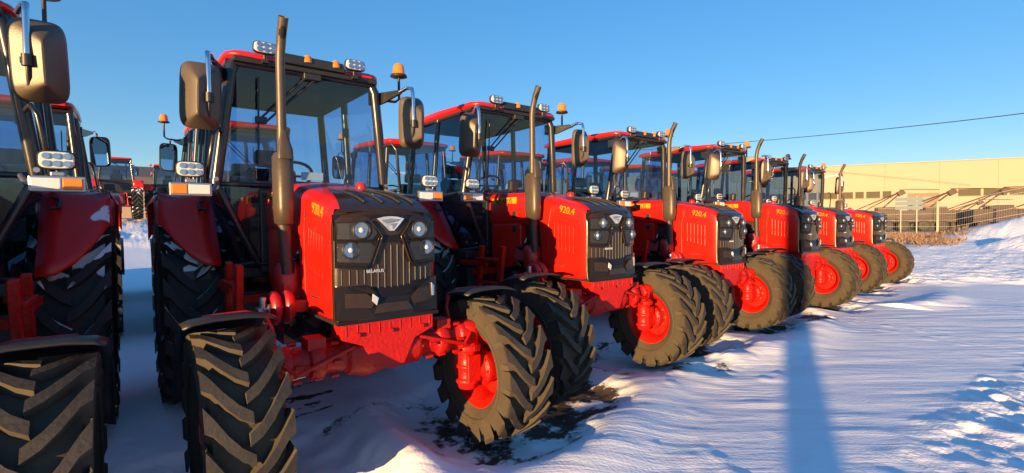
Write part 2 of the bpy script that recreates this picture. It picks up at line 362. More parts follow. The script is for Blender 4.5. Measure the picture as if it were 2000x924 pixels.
# ------------------------------------------------------------------ wheels
def tyre(Rr, W, rimr, n, hl, matname, parent, c):
    mb = MB(); h = W/2; Rc = Rr-hl; sw = Rc-rimr
    pr = [(-h*.70, rimr-.015), (-h*.86, rimr+.02), (-h*.97, rimr+sw*.35), (-h*1.0, rimr+sw*.6), (-h*.96, Rc-.05), (-h*.86, Rc-.012), (-h*.45, Rc+.004), (0, Rc+.008)]
    pr = pr+[(-a, r) for a, r in pr[::-1][1:]]
    mb.lathe(pr, c, 'x', 64, 0, True, False)
    # raised rings and lettering blocks on the sidewalls
    for sd in (-1, 1):
        mb.lathe([(sd*h*.975, rimr+sw*.30), (sd*(h*.985+.006), rimr+sw*.34), (sd*(h*.985+.006), rimr+sw*.37), (sd*h*.99, rimr+sw*.42)], c, 'x', 48, 0, True, False)
    step = 2*PI/n; cx, cy, cz = c
    for sd in (-1, 1):
        for k in range(n):
            th0 = k*step+(step/2 if sd > 0 else 0)
            rows = []
            S = [(-.06, 0), (.25, .16), (.55, .42), (.86, .78), (1.0, .95), (1.02, .99)]
            for j, (s, a) in enumerate(S):
                th = th0+a*step*1.25
                hw = (.027 if j < 4 else .034)/Rr*(1.0+.15*j)*(Rr/.53)**.55
                x = sd*s*h*.985
                base = Rc-.015 if j < 4 else Rc-(.045 if j == 4 else .08)
                top = Rr-(.004*s*s if j < 4 else (.005 if j == 4 else .030))
                ring = []
                for (dt, r, bx) in ((-hw*1.2, base, 0), (-hw, top, 0), (hw, top, 0), (hw*1.2, base, 0)):
                    t = th+dt
                    ring.append((cx+x+(.012*sd if j == 4 and r == top else 0), cy-r*math.cos(t), cz+r*math.sin(t)))
                rows.append(ring)
            vs = [p for q in rows for p in q]; fs = []; ms = []
            for j in range(len(rows)-1):
                for q in range(3): fs.append((j*4+q, j*4+q+1, (j+1)*4+q+1, (j+1)*4+q)); ms.append(1 if q == 1 else 0)
            fs.append((0, 1, 2, 3)); fs.append(tuple((len(rows)-1)*4+q for q in (3, 2, 1, 0)))
            mb.add(vs, fs, 0, True); ms += [0, 0]; mb.m[-len(ms):] = ms
    to = mb.build('tyre', matname, parent); to.data.set_sharp_from_angle(angle=R(32)); return to
def rim(rimr, W, c, sd, parent, rear=False):
    """sd: side (+1 = outer face toward +x)"""
    mb = MB(); h = W/2*.74
    mb.lathe([(-h, rimr+.012), (-h+.012, rimr+.012), (-h+.02, rimr-.02), (-h*.5, rimr-.06), (h*.5, rimr-.06), (h-.02, rimr-.02), (h-.012, rimr+.012), (h, rimr+.012),
              (h-.004, rimr-.012), (h*.5+.01, rimr-.075), (-h*.5, rimr-.075), (-h+.004, rimr-.012), (-h, rimr+.012)], c, 'x', 48, 0, True, False)
    d = sd*h*.45
    mb.lathe([(d-.004*sd, rimr-.066), (d+.03*sd, rimr*.72), (d+.035*sd, rimr*.5), (d+.0*sd, rimr*.42), (d, .02)], c, 'x', 40, 0, True, True)
    mb.lathe([(d-.016*sd, rimr-.066), (d+.018*sd, rimr*.72), (d+.02*sd, rimr*.5), (d-.012*sd, rimr*.42), (d-.012*sd, .02)], c, 'x', 40, 0, True, True)
    for k in range(8):
        t = 2*PI*k/8; p = (c[0]+d+.03*sd, c[1]+rimr*.36*math.cos(t), c[2]+rimr*.36*math.sin(t))
        mb.lathe([(-.03, .016), (.03, .016)], p, 'x', 6, 1, False)
        mb.lathe([(-.05, .012), (-.03, .012)], p, 'x', 6, 1, False)
    mb.lathe([(0, rimr*.26), (sd*.07, rimr*.24), (sd*.09, rimr*.16)], (c[0]+d, c[1], c[2]), 'x', 20, 0)
    return mb.build('rim', ['rim', 'steel'], parent)
def holder(name, parent):
    e = bpy.data.objects.new(name, None); col.objects.link(e); e.parent = parent; e.empty_display_size = .1; return e

# ------------------------------------------------------------------ hood
def hood_top(y):
    ks = [(-.16, 1.53), (-.10, 1.575), (-.02, 1.625), (.1, 1.665), (.3, 1.70), (.53, 1.735), (.83, 1.785), (1.38, 1.80)]
    for (a, za), (b, zb) in zip(ks, ks[1:]):
        if y <= b: return za+(zb-za)*(y-a)/(b-a)
    return ks[-1][1]
def hood_w(y): return .290+.022*min(1, max(0, (y+.095)/.10))**.5 + (.0 if y < .5 else .0)
def hood_sec(y, zb):
    w = hood_w(y); t = hood_top(y); r = .085; L = []
    L.append((-w+.012, y, zb)); L.append((-w-.004, y, zb+.03)); 
    for k in range(1, 4): L.append((-w-.010*math.sin(PI*k/4), y, zb+.03+(t-r-.03-zb)*k/4))
    for k in range(0, 7):
        a = PI/2*k/6; L.append((-w+r-r*math.cos(a), y, t-r*.9+r*.9*math.sin(a)-.006))
    L.append((-w*.45, y, t+.004)); L.append((0, y, t+.010))
    return L+[(-x, y, z) for (x, y, z) in L[:-1][::-1]]

# grille mask surface
def mask_y(x, z):
    y = -.165+.055*abs(x/.31)**3
    if z > 1.46: y += 3.0*(z-1.46)**2
    if z < 1.0: y -= .010
    y += .02*(1.46-z)*.6
    return y
def mplate(mb, poly, o0, o1, m=0, sub=3):
    """raised plate on the mask following its curve; poly in (x, z)"""
    pts = []
    n = len(poly)
    for k in range(n):
        a, b = poly[k], poly[(k+1) % n]
        for j in range(sub):
            t = j/sub; pts.append((a[0]+(b[0]-a[0])*t, a[1]+(b[1]-a[1])*t))
    n = len(pts)
    fr = [(x, mask_y(x, z)-o1, z) for x, z in pts]; bk = [(x, mask_y(x, z)-o0, z) for x, z in pts]
    cxy = (sum(p[0] for p in pts)/n, sum(p[1] for p in pts)/n)
    bm = bmesh.new(); vv = [bm.verts.new(p) for p in fr]; f = bm.faces.new(vv)
    bmesh.ops.triangulate(bm, faces=[f]); bm.verts.index_update()
    mb.add([v.co[:] for v in bm.verts], [tuple(v.index for v in g.verts) for g in bm.faces], m); bm.free()
    mb.add(fr+bk, [(k, (k+1) % n, n+(k+1) % n, n+k) for k in range(n)], m)
def mline(mb, pts, off, r, m=0):
    P = []
    for (a, b) in zip(pts, pts[1:]):
        for j in range(4):
            t = j/4; x = a[0]+(b[0]-a[0])*t; z = a[1]+(b[1]-a[1])*t; P.append((x, mask_y(x, z)-off, z))
    x, z = pts[-1]; P.append((x, mask_y(x, z)-off, z)); mb.tube(P, r, 6, m)

# ------------------------------------------------------------------ the tractor
def make_tractor():
    T = empty('tractor', (0, 0, 0))
    # wheels
    for sd in (-1, 1):
        c = (sd*.80, 0, .475); w = holder('front_wheel', T)
        tyre(.492, .335, .275, 17, .052, ['rubber_dusty_lit', 'rubber'], w, c); rim(.275, .335, c, sd, w)
        c = (sd*.755, 2.42, .78); w = holder('rear_wheel', T)
        tyre(.80, .42, .48, 22, .05, ['rubber_rear', 'rubber_rear'], w, c); rim(.48, .42, c, sd, w)
    # hood: upper cowl and the deep front side panels
    ys = [-.095, -.085, -.07, -.05, -.02, .05, .12, .2, .3, .4, .485]
    mb = MB(); mb.loft([hood_sec(y, .95 if y > -.07 else .957) for y in ys]+[hood_sec(.50, 1.0), hood_sec(.53, 1.34), hood_sec(.56, 1.42), hood_sec(.7, 1.44), hood_sec(.84, 1.45)]+[hood_sec(.87, 1.45), hood_sec(1.1, 1.45), hood_sec(1.38, 1.45)])
    hd = mb.build('hood', 'red', T)
    v = MB()   # black air panel on the nose of the hood
    rows = []
    for y in (-.13, -.10, -.08, -.04, .0, .08, .16, .24, .33):
        hw = .272-.085*max(0, (y+.1)/.43); t = hood_top(y)
        rows.append([(x*hw, y, t+.014-.012*abs(x)**3) for x in (-1, -.6, -.2, .2, .6, 1)])
    v.loft(rows, 0, True, False, False)
    for x0 in (-.16, -.05, .06, .15):
        P = [(x0+.10*(1-k/5)-.05, y, hood_top(y)+.018) for k, y in enumerate((-.06, .0, .07, .14, .20, .26))]
        v.tube(P, .007, 5, 1)
    v.build('hood_vent', ['mesh', 'black'], hd)
    k = MB().lathe([(0, .034), (.03, .034), (.042, .026), (.047, 0.002)], (.10, .52, hood_top(.52)), 'z', 16); k.build('cap', 'red', hd)
    for sd in (-1, 1):
        s = MB().box(sd*.300-.018, sd*.300+.018, .13, .30, 1.045, 1.07); s.build('hood_latch', 'black', hd, .008)
        lv = MB()  # added bars imitating the vertical reflections in the hood side
        for q in range(6):
            yy = .06+q*.05; lv.box(sd*.312, sd*.3225, yy, yy+.022, 1.17+.01*q, 1.43+.008*q)
        lv.build('reflection_bar', 'red', hd, .005)
        sm = MB(); sm.tube([(sd*.317, .40, .97), (sd*.3195, .40, 1.2), (sd*.320, .40, 1.45), (sd*.319, .36, 1.60)], .003, 5); sm.tube([(sd*.321, -.04, 1.50), (sd*.3215, .2, 1.525), (sd*.3215, .40, 1.545)], .0025, 5); sm.build('seam', 'black', hd)
        # seam trim along the foot of the panel
        MB().box(sd*.298-.02, sd*.298+.02, -.12, .42, .935, .953).build('trim_strip', 'black', hd, .004)
        text_side(hd, '920.4', .092, sd, .15, 1.575, .313, R(10.5), 'badge')
    # rear cowl panels with slots and lettering
    for sd in (-1, 1):
        p = MB(); p.prism([(.84, 1.46), (1.36, 1.46), (1.36, 1.05), (1.22, .96), (1.02, 1.0), (.84, 1.22)], 'x', sd*.20, sd*.318)
        rc = p.build('side_cowl', 'red', T, .015)
        q = MB(); q.box(sd*.312, sd*.326, .90, .97, 1.52, 1.59); q.box(sd*.312, sd*.326, .90, .97, 1.37, 1.44); q.build('slot', 'black', rc, .006)
        bb = MB(); bb.box(sd*.310, sd*.3165, .90, 1.34, 1.655, 1.735); bb.build('name_strip', 'badge', rc)
        text_side(rc, 'BELARUS', .075, sd, 1.12, 1.695, .318, 0, 'black')
    # engine block, pump, air cleaner, hoses
    e = MB(); e.box(-.20, .20, .30, 1.36, .62, 1.30); e.box(-.24, .24, .62, 1.2, 1.28, 1.50, 0)
    for k in range(5):
        y = .45+k*.17
        e.tube([(-.21, y, 1.0), (-.27, y, 1.05), (-.26, y+.05, 1.25), (-.2, y+.05, 1.36)], .014, 6, 1)
        e.tube([(.21, y, 1.0), (.27, y, 1.05), (.26, y+.05, 1.25), (.2, y+.05, 1.36)], .014, 6, 1)
    e.tube([(-.26, .5, .8), (-.30, .7, .72), (-.30, 1.3, .72), (-.34, 1.5, .8)], .02, 8, 0)
    e.tube([(.26, .5, .8), (.30, .7, .72), (.30, 1.3, .72), (.34, 1.5, .8)], .02, 8, 0)
    for (x, y, z, r, hh) in ((-.28, .62, 1.0, .06, .22), (-.27, .98, .85, .055, .2), (.28, .60, 1.02, .06, .22), (.27, .95, .85, .055, .2)):
        e.lathe([(0, r*.8), (.01, r), (hh-.01, r), (hh, r*.8)], (x, y, z-hh/2), 'z', 16, 2)
    e.box(-.33, -.22, .78, .92, 1.06, 1.2, 3, (0, .3, .2)); e.box(.22, .33, .78, .92, 1.06, 1.2, 3, (0, .3, .2))
    rr = random.Random(3)
    for k in range(26):
        sd = rr.choice((-1, 1)); x = sd*rr.uniform(.2, .3); y = rr.uniform(.34, 1.3); z = rr.uniform(.66, 1.4); s = rr.uniform(.015, .05)
        e.box(x-s, x+s, y-s, y+s*1.5, z-s, z+s, rr.choice((0, 0, 3, 1, 2)), (rr.random(), rr.random(), rr.random()))
    e.build('engine', ['engine', 'steel', 'black', 'dred'], T, .004, 1)
    # red side cylinder behind the exhaust and the twin disc by the front axle
    for sd in (-1,):
        d = MB()
        for dx in (0, .075): d.lathe([(-.03, .02), (-.03, .085), (-.012, .105), (.012, .105), (.03, .085), (.03, .02)], (-.50+dx, .42, .985), 'x', 28, 0)
        d.lathe([(-.08, .03), (.1, .03)], (-.5, .42, .985), 'x', 12, 1)
        d.tube([(-.565, .40, .90), (-.565, .40, 1.06)], .022, 8, 1); d.tube([(-.565, .40, .99), (-.565, .27, .99), (-.56, .25, 1.03)], .012, 6, 1)
        d.box(-.6, -.55, .36, .44, .96, 1.0, 1); d.box(-.44, -.2, .38, .46, .95, 1.02, 0)
        d.build('pulley', ['dred', 'steel'], T, .003, 1)
    # front support bracket
    b = MB(); b.prism([(-.285, .935), (.285, .935), (.285, .85), (.16, .80), (.09, .66), (-.09, .66), (-.16, .80), (-.285, .85)], 'y', -.13, .0)
    for k in range(9):
        x = -.26+k*.065; b.box(x-.003, x+.003, -.134, -.12, .865, .925, 0)
    for x in (-.2, 0, .2): b.lathe([(-.02, .014), (.0, .014)], (x, -.13, .87), 'y', 6, 0, False)
    b.box(-.20, .20, -.02, .5, .66, .93); b.prism([(-.02, .93), (.5, .90), (.9, .72), (.9, .60), (-.02, .66)], 'x', -.17, .17)
    b.build('front_bracket', 'cast', T, .010)
    # front axle beam with portal housings
    a = MB(); Z = .735
    prof = [(-.62, .07), (-.60, .095), (-.53, .10), (-.52, .082), (-.44, .080), (-.43, .105), (-.36, .108), (-.35, .085), (-.24, .088), (-.22, .115), (-.19, .118), (-.12, .14), (-.05, .13), (0, .118), (.06, .125), (.14, .12), (.19, .118), (.22, .115), (.24, .088), (.35, .085), (.36, .108), (.43, .105), (.44, .080), (.52, .082), (.53, .10), (.60, .095), (.62, .07)]
    a.lathe(prof, (0, 0, Z), 'x', 22, 0, True)
    for x in (-.50, -.39, -.30, -.205, .205, .30, .39, .50):
        for t in range(6):
            an = t*PI/3; rad = .105
            a.lathe([(-.022, .012), (.022, .012)], (x, rad*math.cos(an), Z+rad*math.sin(an)), 'x', 6, 0, False)
    for x in (-.40, .40): a.box(x-.05, x+.05, -.07, .05, Z+.07, Z+.135); 
    for sd in (-1, 1):
        x = sd*.625
        a.lathe([(.36, .04), (.365, .066), (.40, .072), (.405, .085), (.43, .085), (.435, .068), (.50, .066), (.505, .078), (.525, .078), (.53, .066), (.62, .066), (.625, .088), (.66, .088), (.665, .070), (.70, .070), (.76, .098), (.80, .095), (.825, .07), (.83, .03)], (x, 0, 0), 'z', 22, 0); a.box(x-.05, x+.05, -.085, -.055, .42, .60, 0)
        a.lathe([(0, .06), (sd*.04, .085), (sd*.09, .09), (sd*.10, .12), (sd*.13, .12), (sd*.20, .10)], (x, 0, .475), 'x', 22, 0)
        for t in range(8):
            an = t*PI/4; a.lathe([(-.012, .011), (.012, .011)], (x+.080*math.cos(an), .080*math.sin(an), .643), 'z', 6, 0, False)
            a.lathe([(-.012, .012), (.012, .012)], (x+sd*.10, .105*math.cos(an), .475+.105*math.sin(an)), 'x', 6, 0, False)
        a.tube([(sd*.50, .05, .66), (sd*.42, .16, .70), (sd*.28, .17, .72), (sd*.2, .10, .73)], .024, 8, 0)
        a.tube([(sd*.60, .16, .60), (sd*.05, .18, .64)], .018, 8, 1)
        a.box(sd*.60-.03, sd*.60+.03, .08, .19, .58, .63)
        a.tube([(sd*.58, -.10, .76), (sd*.52, -.12, .70), (sd*.2, -.10, .80)], .013, 6, 0)
    a.build('front_axle', ['cast', 'steel'], T, .003, 1)
    # front mudguards on bent rods
    for sd in (-1, 1):
        g = MB(); rows = []
        for k in range(13):
            an = R(-8+k*8.0); r = .565
            y = r*math.sin(an)+.02; z = .475+r*math.cos(an)
            rows.append([(sd*(.80+u), y, z-.028*abs(u/.21)**4) for u in (-.21, -.17, -.08, 0, .08, .17, .21)])
        vs = [p for q in rows for p in q]; n = 7
        fs = [(i*n+j, i*n+j+1, (i+1)*n+j+1, (i+1)*n+j) for i in range(12) for j in range(6)]
        g.add(vs, fs, 0, True)
        gd = g.build('mudguard', 'black', T); so = gd.modifiers.new('thick', 'SOLIDIFY'); so.thickness = .012
        r_ = MB(); P = [(sd*.70, .22, 1.01), (sd*.60, .20, .98), (sd*.57, .18, .90), (sd*.57, .12, .74)]
        r_.tube(P, .016, 8); r_.tube([(sd*.90, .22, 1.005), (sd*.70, .22, 1.01)], .014, 8); r_.build('guard_rod', 'dred', gd)
    # transmission, tank, rear axle, linkage
    t = MB(); t.box(-.24, .24, 1.30, 2.75, .55, 1.08); t.lathe([(-.70, .10), (-.5, .12), (-.3, .17), (.3, .17), (.5, .12), (.70, .10)], (0, 2.42, .78), 'x', 20)
    t.box(-.30, .30, 2.6, 2.95, .7, 1.15); 
    for sd in (-1, 1):
        t.tube([(sd*.33, 2.75, .62), (sd*.42, 3.45, .55)], .032, 8); t.tube([(sd*.30, 2.9, 1.15), (sd*.36, 3.2, 1.15)], .03, 8); t.tube([(sd*.36, 3.2, 1.15), (sd*.40, 3.25, .58)], .024, 8)
    t.tube([(0, 2.9, 1.05), (0, 3.4, .98)], .03, 8); t.box(-.06, .06, 2.9, 3.25, .42, .5)
    t.build('transmission', ['dred'], T, .012)
    for sd in (-1, 1):
        k = MB(); k.box(sd*.30, sd*.58, 1.45, 2.0, .62, .98); k.build('fuel_tank' if sd > 0 else 'battery_box', 'black', T, .03)
        s = MB()
        for y in (.78, 1.14): s.box(sd*.63-.022, sd*.63+.022, y-.03, y+.03, .55, 1.24, 0, (0.16, 0, 0))
        for z in (.62, .86, 1.10): s.box(sd*.60, sd*.67, .76+.0*z, 1.16, z-.014, z+.014, 0)
        s.box(sd*.63-.02, sd*.63+.02, 1.0, 1.5, 1.02, 1.07)
        s.box(sd*.3, sd*.64, 1.2, 1.28, .92, .98)
        s.build('steps', 'cast', T, .004, 1)
    # rear fenders
    for sd in (-1, 1):
        f = MB(); rows = []; xs = (.60, .70, .79, .88, .96, .985)
        PR = [(1.60, 1.17), (1.66, 1.25), (1.78, 1.40), (1.92, 1.565), (2.02, 1.68), (2.06, 1.715), (2.12, 1.735), (2.4, 1.745), (2.8, 1.745), (3.15, 1.735), (3.23, 1.70), (3.27, 1.62), (3.30, 1.40)]
        A = len(PR)
        for k in range(A):
            row = []
            for j, xx in enumerate(xs):
                y, z = PR[k]; e = max(0, (xx-.66)/.32)
                if k <= 4: t = (1-k/5)*min(1, .55*e**2+.12*e); y += (2.06-1.60)*t; z += (1.715-1.17)*t
                if j == 5: z -= .05; y += .03 if k < 6 else 0
                row.append((sd*xx, y, z))
            rows.append(row)
        n = 6; f.add([p for q in rows for p in q], [(i*n+j, i*n+j+1, (i+1)*n+j+1, (i+1)*n+j) for i in range(A-1) for j in range(n-1)], 0, True)
        fo = f.build('fender', 'fender_paint', T); so = fo.modifiers.new('thick', 'SOLIDIFY'); so.thickness = .014; so.offset = 1
        tl = MB(); tl.box(sd*.93, sd*.84, 3.22, 3.27, 1.50, 1.57, 0); tl.box(sd*.84, sd*.75, 3.22, 3.27, 1.50, 1.57, 1); tl.build('tail_lamp', ['tail', 'amber'], fo, .008)
    # cab: floor, firewall, frame
    c = MB(); c.box(-.60, .60, 1.44, 2.78, 1.08, 1.16); c.prism([(-.36, 1.12), (.36, 1.12), (.36, 1.78), (-.36, 1.78)], 'y', 1.385, 1.43)
    c.prism([(1.95, 1.16), (2.78, 1.16), (2.80, 1.70), (2.1, 1.70)], 'x', -.60, -.56); c.prism([(1.95, 1.16), (2.78, 1.16), (2.80, 1.70), (2.1, 1.70)], 'x', .56, .60)
    c.box(-.56, .56, 2.745, 2.785, 1.16, 1.72)
    c.build('cab_floor', 'black', T, .01)
    fr = MB()
    P = lambda pts, r=.034: fr.tube(pts, r, 8, 0)
    for sd in (-1, 1):
        P([(sd*.655, 1.385, 1.80), (sd*.60, 1.34, 2.25), (sd*.555, 1.31, 2.62), (sd*.52, 1.33, 2.715)], .040)
        P([(sd*.655, 1.385, 1.80), (sd*.50, 1.395, 1.46), (sd*.375, 1.40, 1.19)], .028)
        P([(sd*.63, 2.13, 1.40), (sd*.62, 2.13, 1.85), (sd*.565, 2.08, 2.70)], .032)
        P([(sd*.62, 2.78, 1.70), (sd*.545, 2.74, 2.70)], .036)
        P([(sd*.555, 1.33, 2.70), (sd*.555, 2.76, 2.70)], .03)
        P([(sd*.655, 1.39, 1.80), (sd*.635, 2.13, 1.78), (sd*.62, 2.78, 1.74)], .020)
        P([(sd*.375, 1.40, 1.19), (sd*.60, 1.75, 1.14), (sd*.63, 2.13, 1.40)], .026)
        for z in (1.77, 1.83): fr.lathe([(-.02, .016), (.02, .016)], (sd*.66, 1.345, z), 'y', 10, 1)
    P([(-.54, 1.31, 2.695), (.54, 1.31, 2.695)], .034); P([(-.655, 1.385, 1.80), (.655, 1.385, 1.80)], .018)
    P([(-.62, 2.78, 1.74), (.62, 2.78, 1.74)], .03); P([(-.54, 2.75, 2.69), (.54, 2.75, 2.69)], .03); P([(-.375, 1.40, 1.19), (.375, 1.40, 1.19)], .025)
    fr.build('cab_frame', ['frame', 'steel'], T)
    # glazing
    MB().add([(-.64, 1.383, 1.80), (.64, 1.383, 1.80), (.545, 1.31, 2.68), (-.545, 1.31, 2.68)], [(0, 1, 2, 3)]).build('windshield', 'glass', T)
    MB().add([(-.60, 2.785, 1.76), (.60, 2.785, 1.76), (.535, 2.75, 2.67), (-.535, 2.75, 2.67)], [(0, 1, 2, 3)]).build('rear_window', 'glass', T)
    for sd in (-1, 1):
        d = MB(); d.add([(sd*.652, 1.41, 1.80), (sd*.632, 2.11, 1.80), (sd*.566, 2.06, 2.68), (sd*.556, 1.35, 2.68)], [(0, 1, 2, 3)])
        d.add([(sd*.650, 1.41, 1.77), (sd*.632, 2.11, 1.77), (sd*.63, 2.10, 1.42), (sd*.59, 1.76, 1.17), (sd*.385, 1.42, 1.20)], [(0, 1, 2, 3, 4)], 0)
        do = d.build('door', ['glass'], T)
        hh = MB(); hh.tube([(sd*.66, 2.0, 1.70), (sd*.70, 2.0, 1.68), (sd*.70, 1.9, 1.62), (sd*.655, 1.88, 1.62)], .012, 8); hh.build('handle', 'black', do)
        MB().add([(sd*.63, 2.16, 1.80), (sd*.62, 2.75, 1.77), (sd*.546, 2.71, 2.67), (sd*.566, 2.10, 2.68)], [(0, 1, 2, 3)]).build('side_window', 'glass', T)
        MB().add([(sd*.63, 1.388, 1.78), (sd*.365, 1.402, 1.22), (sd*.365, 1.40, 1.78)], [(0, 1, 2)]).build('lower_front_window', 'glass', T)
    # roof
    rf = MB(); secs = []
    for (y, zz, tk, hw) in ((1.24, 2.73, .02, .50), (1.27, 2.725, .05, .555), (1.36, 2.72, .068, .59), (2.1, 2.72, .095, .60), (2.75, 2.72, .085, .59), (2.86, 2.73, .06, .56), (2.89, 2.74, .02, .52)):
        s = []
        for (u, q) in ((-1, 0), (-1.01, .5), (-.97, .85), (-.88, 1), (-.4, 1.06), (0, 1.08), (.4, 1.06), (.88, 1), (.97, .85), (1.01, .5), (1, 0)): s.append((u*hw, y, zz+q*tk))
        secs.append(s)
    rf.loft(secs); ro = rf.build('roof', 'red', T)
    vz = MB(); vz.prism([(-.25, 2.725), (.27, 2.725), (.25, 2.80), (-.23, 2.80)], 'y', 1.205, 1.30); vz.box(-.55, .55, 1.235, 1.32, 2.685, 2.728); vz.build('visor', 'black', ro, .012)
    hl = MB(); hl.box(-.50, .50, 1.38, 2.70, 2.665, 2.712); hl.build('headliner', 'headliner', ro, .02)
    def worklight(x, y, z, parent, wid=.165, hgt=.085, m='lens', stem=True):
        w = MB(); hw, hh = wid/2, hgt/2; L = []
        for k in range(24):
            an = 2*PI*k/24; cx_, sx_ = math.cos(an), math.sin(an); L.append((hw*math.copysign(abs(cx_)**.5, cx_), hh*math.copysign(abs(sx_)**.5, sx_)))
        w.loft([[(x+a*.8, y+.05, z+b*.8) for a, b in L], [(x+a, y+.03, z+b) for a, b in L], [(x+a*1.03, y, z+b*1.04) for a, b in L], [(x+a*.93, y-.006, z+b*.9) for a, b in L]], 0)
        if stem: w.tube([(x, y+.03, z-hh), (x, y+.03, z-hh-.05)], .012, 6, 0); w.box(x-.02, x+.02, y+.0, y+.06, z-hh-.065, z-hh-.04, 0)
        wo = w.build('work_light', 'black', parent)
        l = MB(); l.loft([[(x+a*.93, y-.0065, z+b*.9) for a, b in L], [(x+a*.86, y-.014, z+b*.82) for a, b in L]], 0)
        for i in range(3):
            for j in (-1, 1): l.lathe([(-.005, .017), (0, .017)], (x+(i-1)*wid*.27, y-.0155, z+j*hgt*.2), 'y', 10, 1, False)
        return wo, l
    for (x, par) in ((-.34, ro), (.34, ro)):
        wo, l = worklight(x, 1.19, 2.80, T); l.build('lens', [M['lens'], M['reflector']], wo)
    for x in (-.03, .19):
        MB().lathe([(0, .036), (.02, .036), (.05, .028), (.062, .012), (.064, 0)], (x, 1.225, 2.755), 'z', 16).build('marker_light', 'amber', ro)
    # fender lamps on brackets, both sides
    for sd in (-1, 1):
        w = MB(); x0, x1 = sd*.745, sd*.975; w.box(min(x0, x1), max(x0, x1), .885, .945, 1.68, 1.765)
        w.tube([(sd*.655, 1.37, 1.80), (sd*.70, 1.2, 1.74), (sd*.76, .95, 1.72)], .016, 8); w.box(sd*.86-.03, sd*.86+.03, .90, .93, 1.765, 1.79)
        lo = w.build('corner_lamp', 'steel', T, .008)
        a_ = sorted((sd*.88, sd*.965)); MB().box(a_[0], a_[1], .872, .887, 1.692, 1.753).build('indicator', 'amber', lo, .006)
        a_ = sorted((sd*.755, sd*.876)); MB().box(a_[0], a_[1], .872, .887, 1.692, 1.753).build('lens', 'lens', lo, .006)
        wo, l = worklight(sd*.86, .90, 1.85, T, .155, .10, stem=True); l.build('lens', [M['lens'], M['reflector']], wo)
    # exhaust
    x, y = -.405, .53
    ex = MB(); ex.tube([(x, y, 1.95), (x, y, 2.3), (x, y, 2.50), (x, y-.012, 2.58), (x, y-.05, 2.68), (x, y-.10, 2.765)], [.030, .028, .028, .028, .029, .030], 16, 0, False)
    eo = ex.build('exhaust_pipe', ['muffler'], T)
    MB().tube([(x, y-.02, 2.60), (x, y-.05, 2.665), (x, y-.096, 2.757)], [.022, .025, .027], 16, 0, True).build('pipe_mouth', 'soot', eo)
    mf = MB(); L = []
    def ring(z, a, b, dy=0): return [(x+a*math.copysign(abs(math.cos(t))**.7, math.cos(t)), y+dy+b*math.copysign(abs(math.sin(t))**.7, math.sin(t)), z) for t in [2*PI*k/24 for k in range(24)]]
    mf.loft([ring(1.49, .03, .05), ring(1.50, .050, .078), ring(1.60, .056, .090), ring(1.92, .056, .090), ring(1.945, .045, .06)])
    mf.loft([ring(1.90, .046, .020, -.078), ring(1.96, .044, .018, -.074), ring(2.08, .016, .012, -.04)])
    mf.build('muffler', 'muffler', eo)
    # side red casting under the exhaust
    s = MB(); s.tube([(x+.02, y, 1.18), (x, y, 1.50)], .04, 12, 1); s.lathe([(1.0, .05), (1.02, .085), (1.2, .095), (1.24, .07)], (-.36, .60, 0), 'z', 18); s.box(-.42, -.2, .52, .66, 1.02, 1.12); s.build('exhaust_elbow', ['dred', 'engine'], T, .01)
    # grille mask
    g = MB(); zs = [.955, .97, 1.05, 1.15, 1.25, 1.35, 1.44, 1.48, 1.52, 1.55, 1.578]; xs = [-.318, -.31, -.27, -.2, -.1, 0, .1, .2, .27, .31, .318]
    rows = []
    for z in zs:
        row = []
        for i, X in enumerate(xs):
            yy = mask_y(X, z)
            if i in (0, 10): yy = -.085
            zz = z
            if z > 1.5: X *= 1-.9*(z-1.5)
            row.append((X, yy, zz))
        rows.append(row)
    n = len(xs); vs = [p for q in rows for p in q]
    g.add(vs, [(i*n+j, i*n+j+1, (i+1)*n+j+1, (i+1)*n+j) for i in range(len(zs)-1) for j in range(n-1)], 0, True)
    g.box(-.31, .31, -.155, -.06, .935, .957, 1)
    # brow and lower lip
    mplate(g, [(-.312, 1.545), (.312, 1.545), (.312, 1.40), (.27, 1.405), (.14, 1.43), (.06, 1.385), (-.06, 1.385), (-.14, 1.43), (-.27, 1.405), (-.312, 1.40)], -.01, .006, 1)
    mplate(g, [(-.312, 1.15), (-.14, 1.14), (-.075, 1.075), (.075, 1.075), (.14, 1.14), (.312, 1.165), (.312, .96), (-.312, .96)], -.01, .022, 1)
    mplate(g, [(-.27, 1.11), (-.16, 1.105), (-.11, 1.06), (-.13, 1.02), (-.27, 1.03)], .02, .028, 0)
    mplate(g, [(.27, 1.12), (.16, 1.105), (.11, 1.06), (.13, 1.02), (.27, 1.03)], .02, .028, 0)
    mplate(g, [(-.09, 1.04), (.09, 1.04), (.12, .99), (-.12, .99)], .02, .027, 0)
    mplate(g, [(-.125, 1.10), (-.095, 1.075), (-.105, 1.035), (-.13, 1.06)], .025, .036, 2)
    mplate(g, [(.262, 1.13), (.285, 1.11), (.285, 1.05), (.268, 1.05)], .025, .034, 2)
    # eye surrounds
    for sd in (-1, 1):
        f_ = lambda pl: [(sd*a, b) for a, b in pl]
        mplate(g, f_([(.308, 1.505), (.125, 1.51), (.058, 1.42), (.115, 1.265), (.15, 1.235), (.308, 1.25)]), -.01, .012, 1)
        mplate(g, f_([(.298, 1.495), (.130, 1.50), (.085, 1.44), (.12, 1.405), (.298, 1.41)]), .01, .016, 3)
        mplate(g, f_([(.298, 1.385), (.125, 1.385), (.098, 1.36), (.132, 1.272), (.298, 1.285)]), .01, .016, 3)
        mline(g, f_([(.125, 1.51), (.058, 1.42), (.115, 1.265)]), .014, .006, 0)
        mline(g, f_([(.105, 1.47), (.078, 1.42), (.128, 1.28), (.155, 1.25), (.30, 1.262)]), .018, .004, 4)
        mline(g, f_([(.30, 1.40), (.13, 1.397), (.085, 1.42)]), .018, .004, 4)
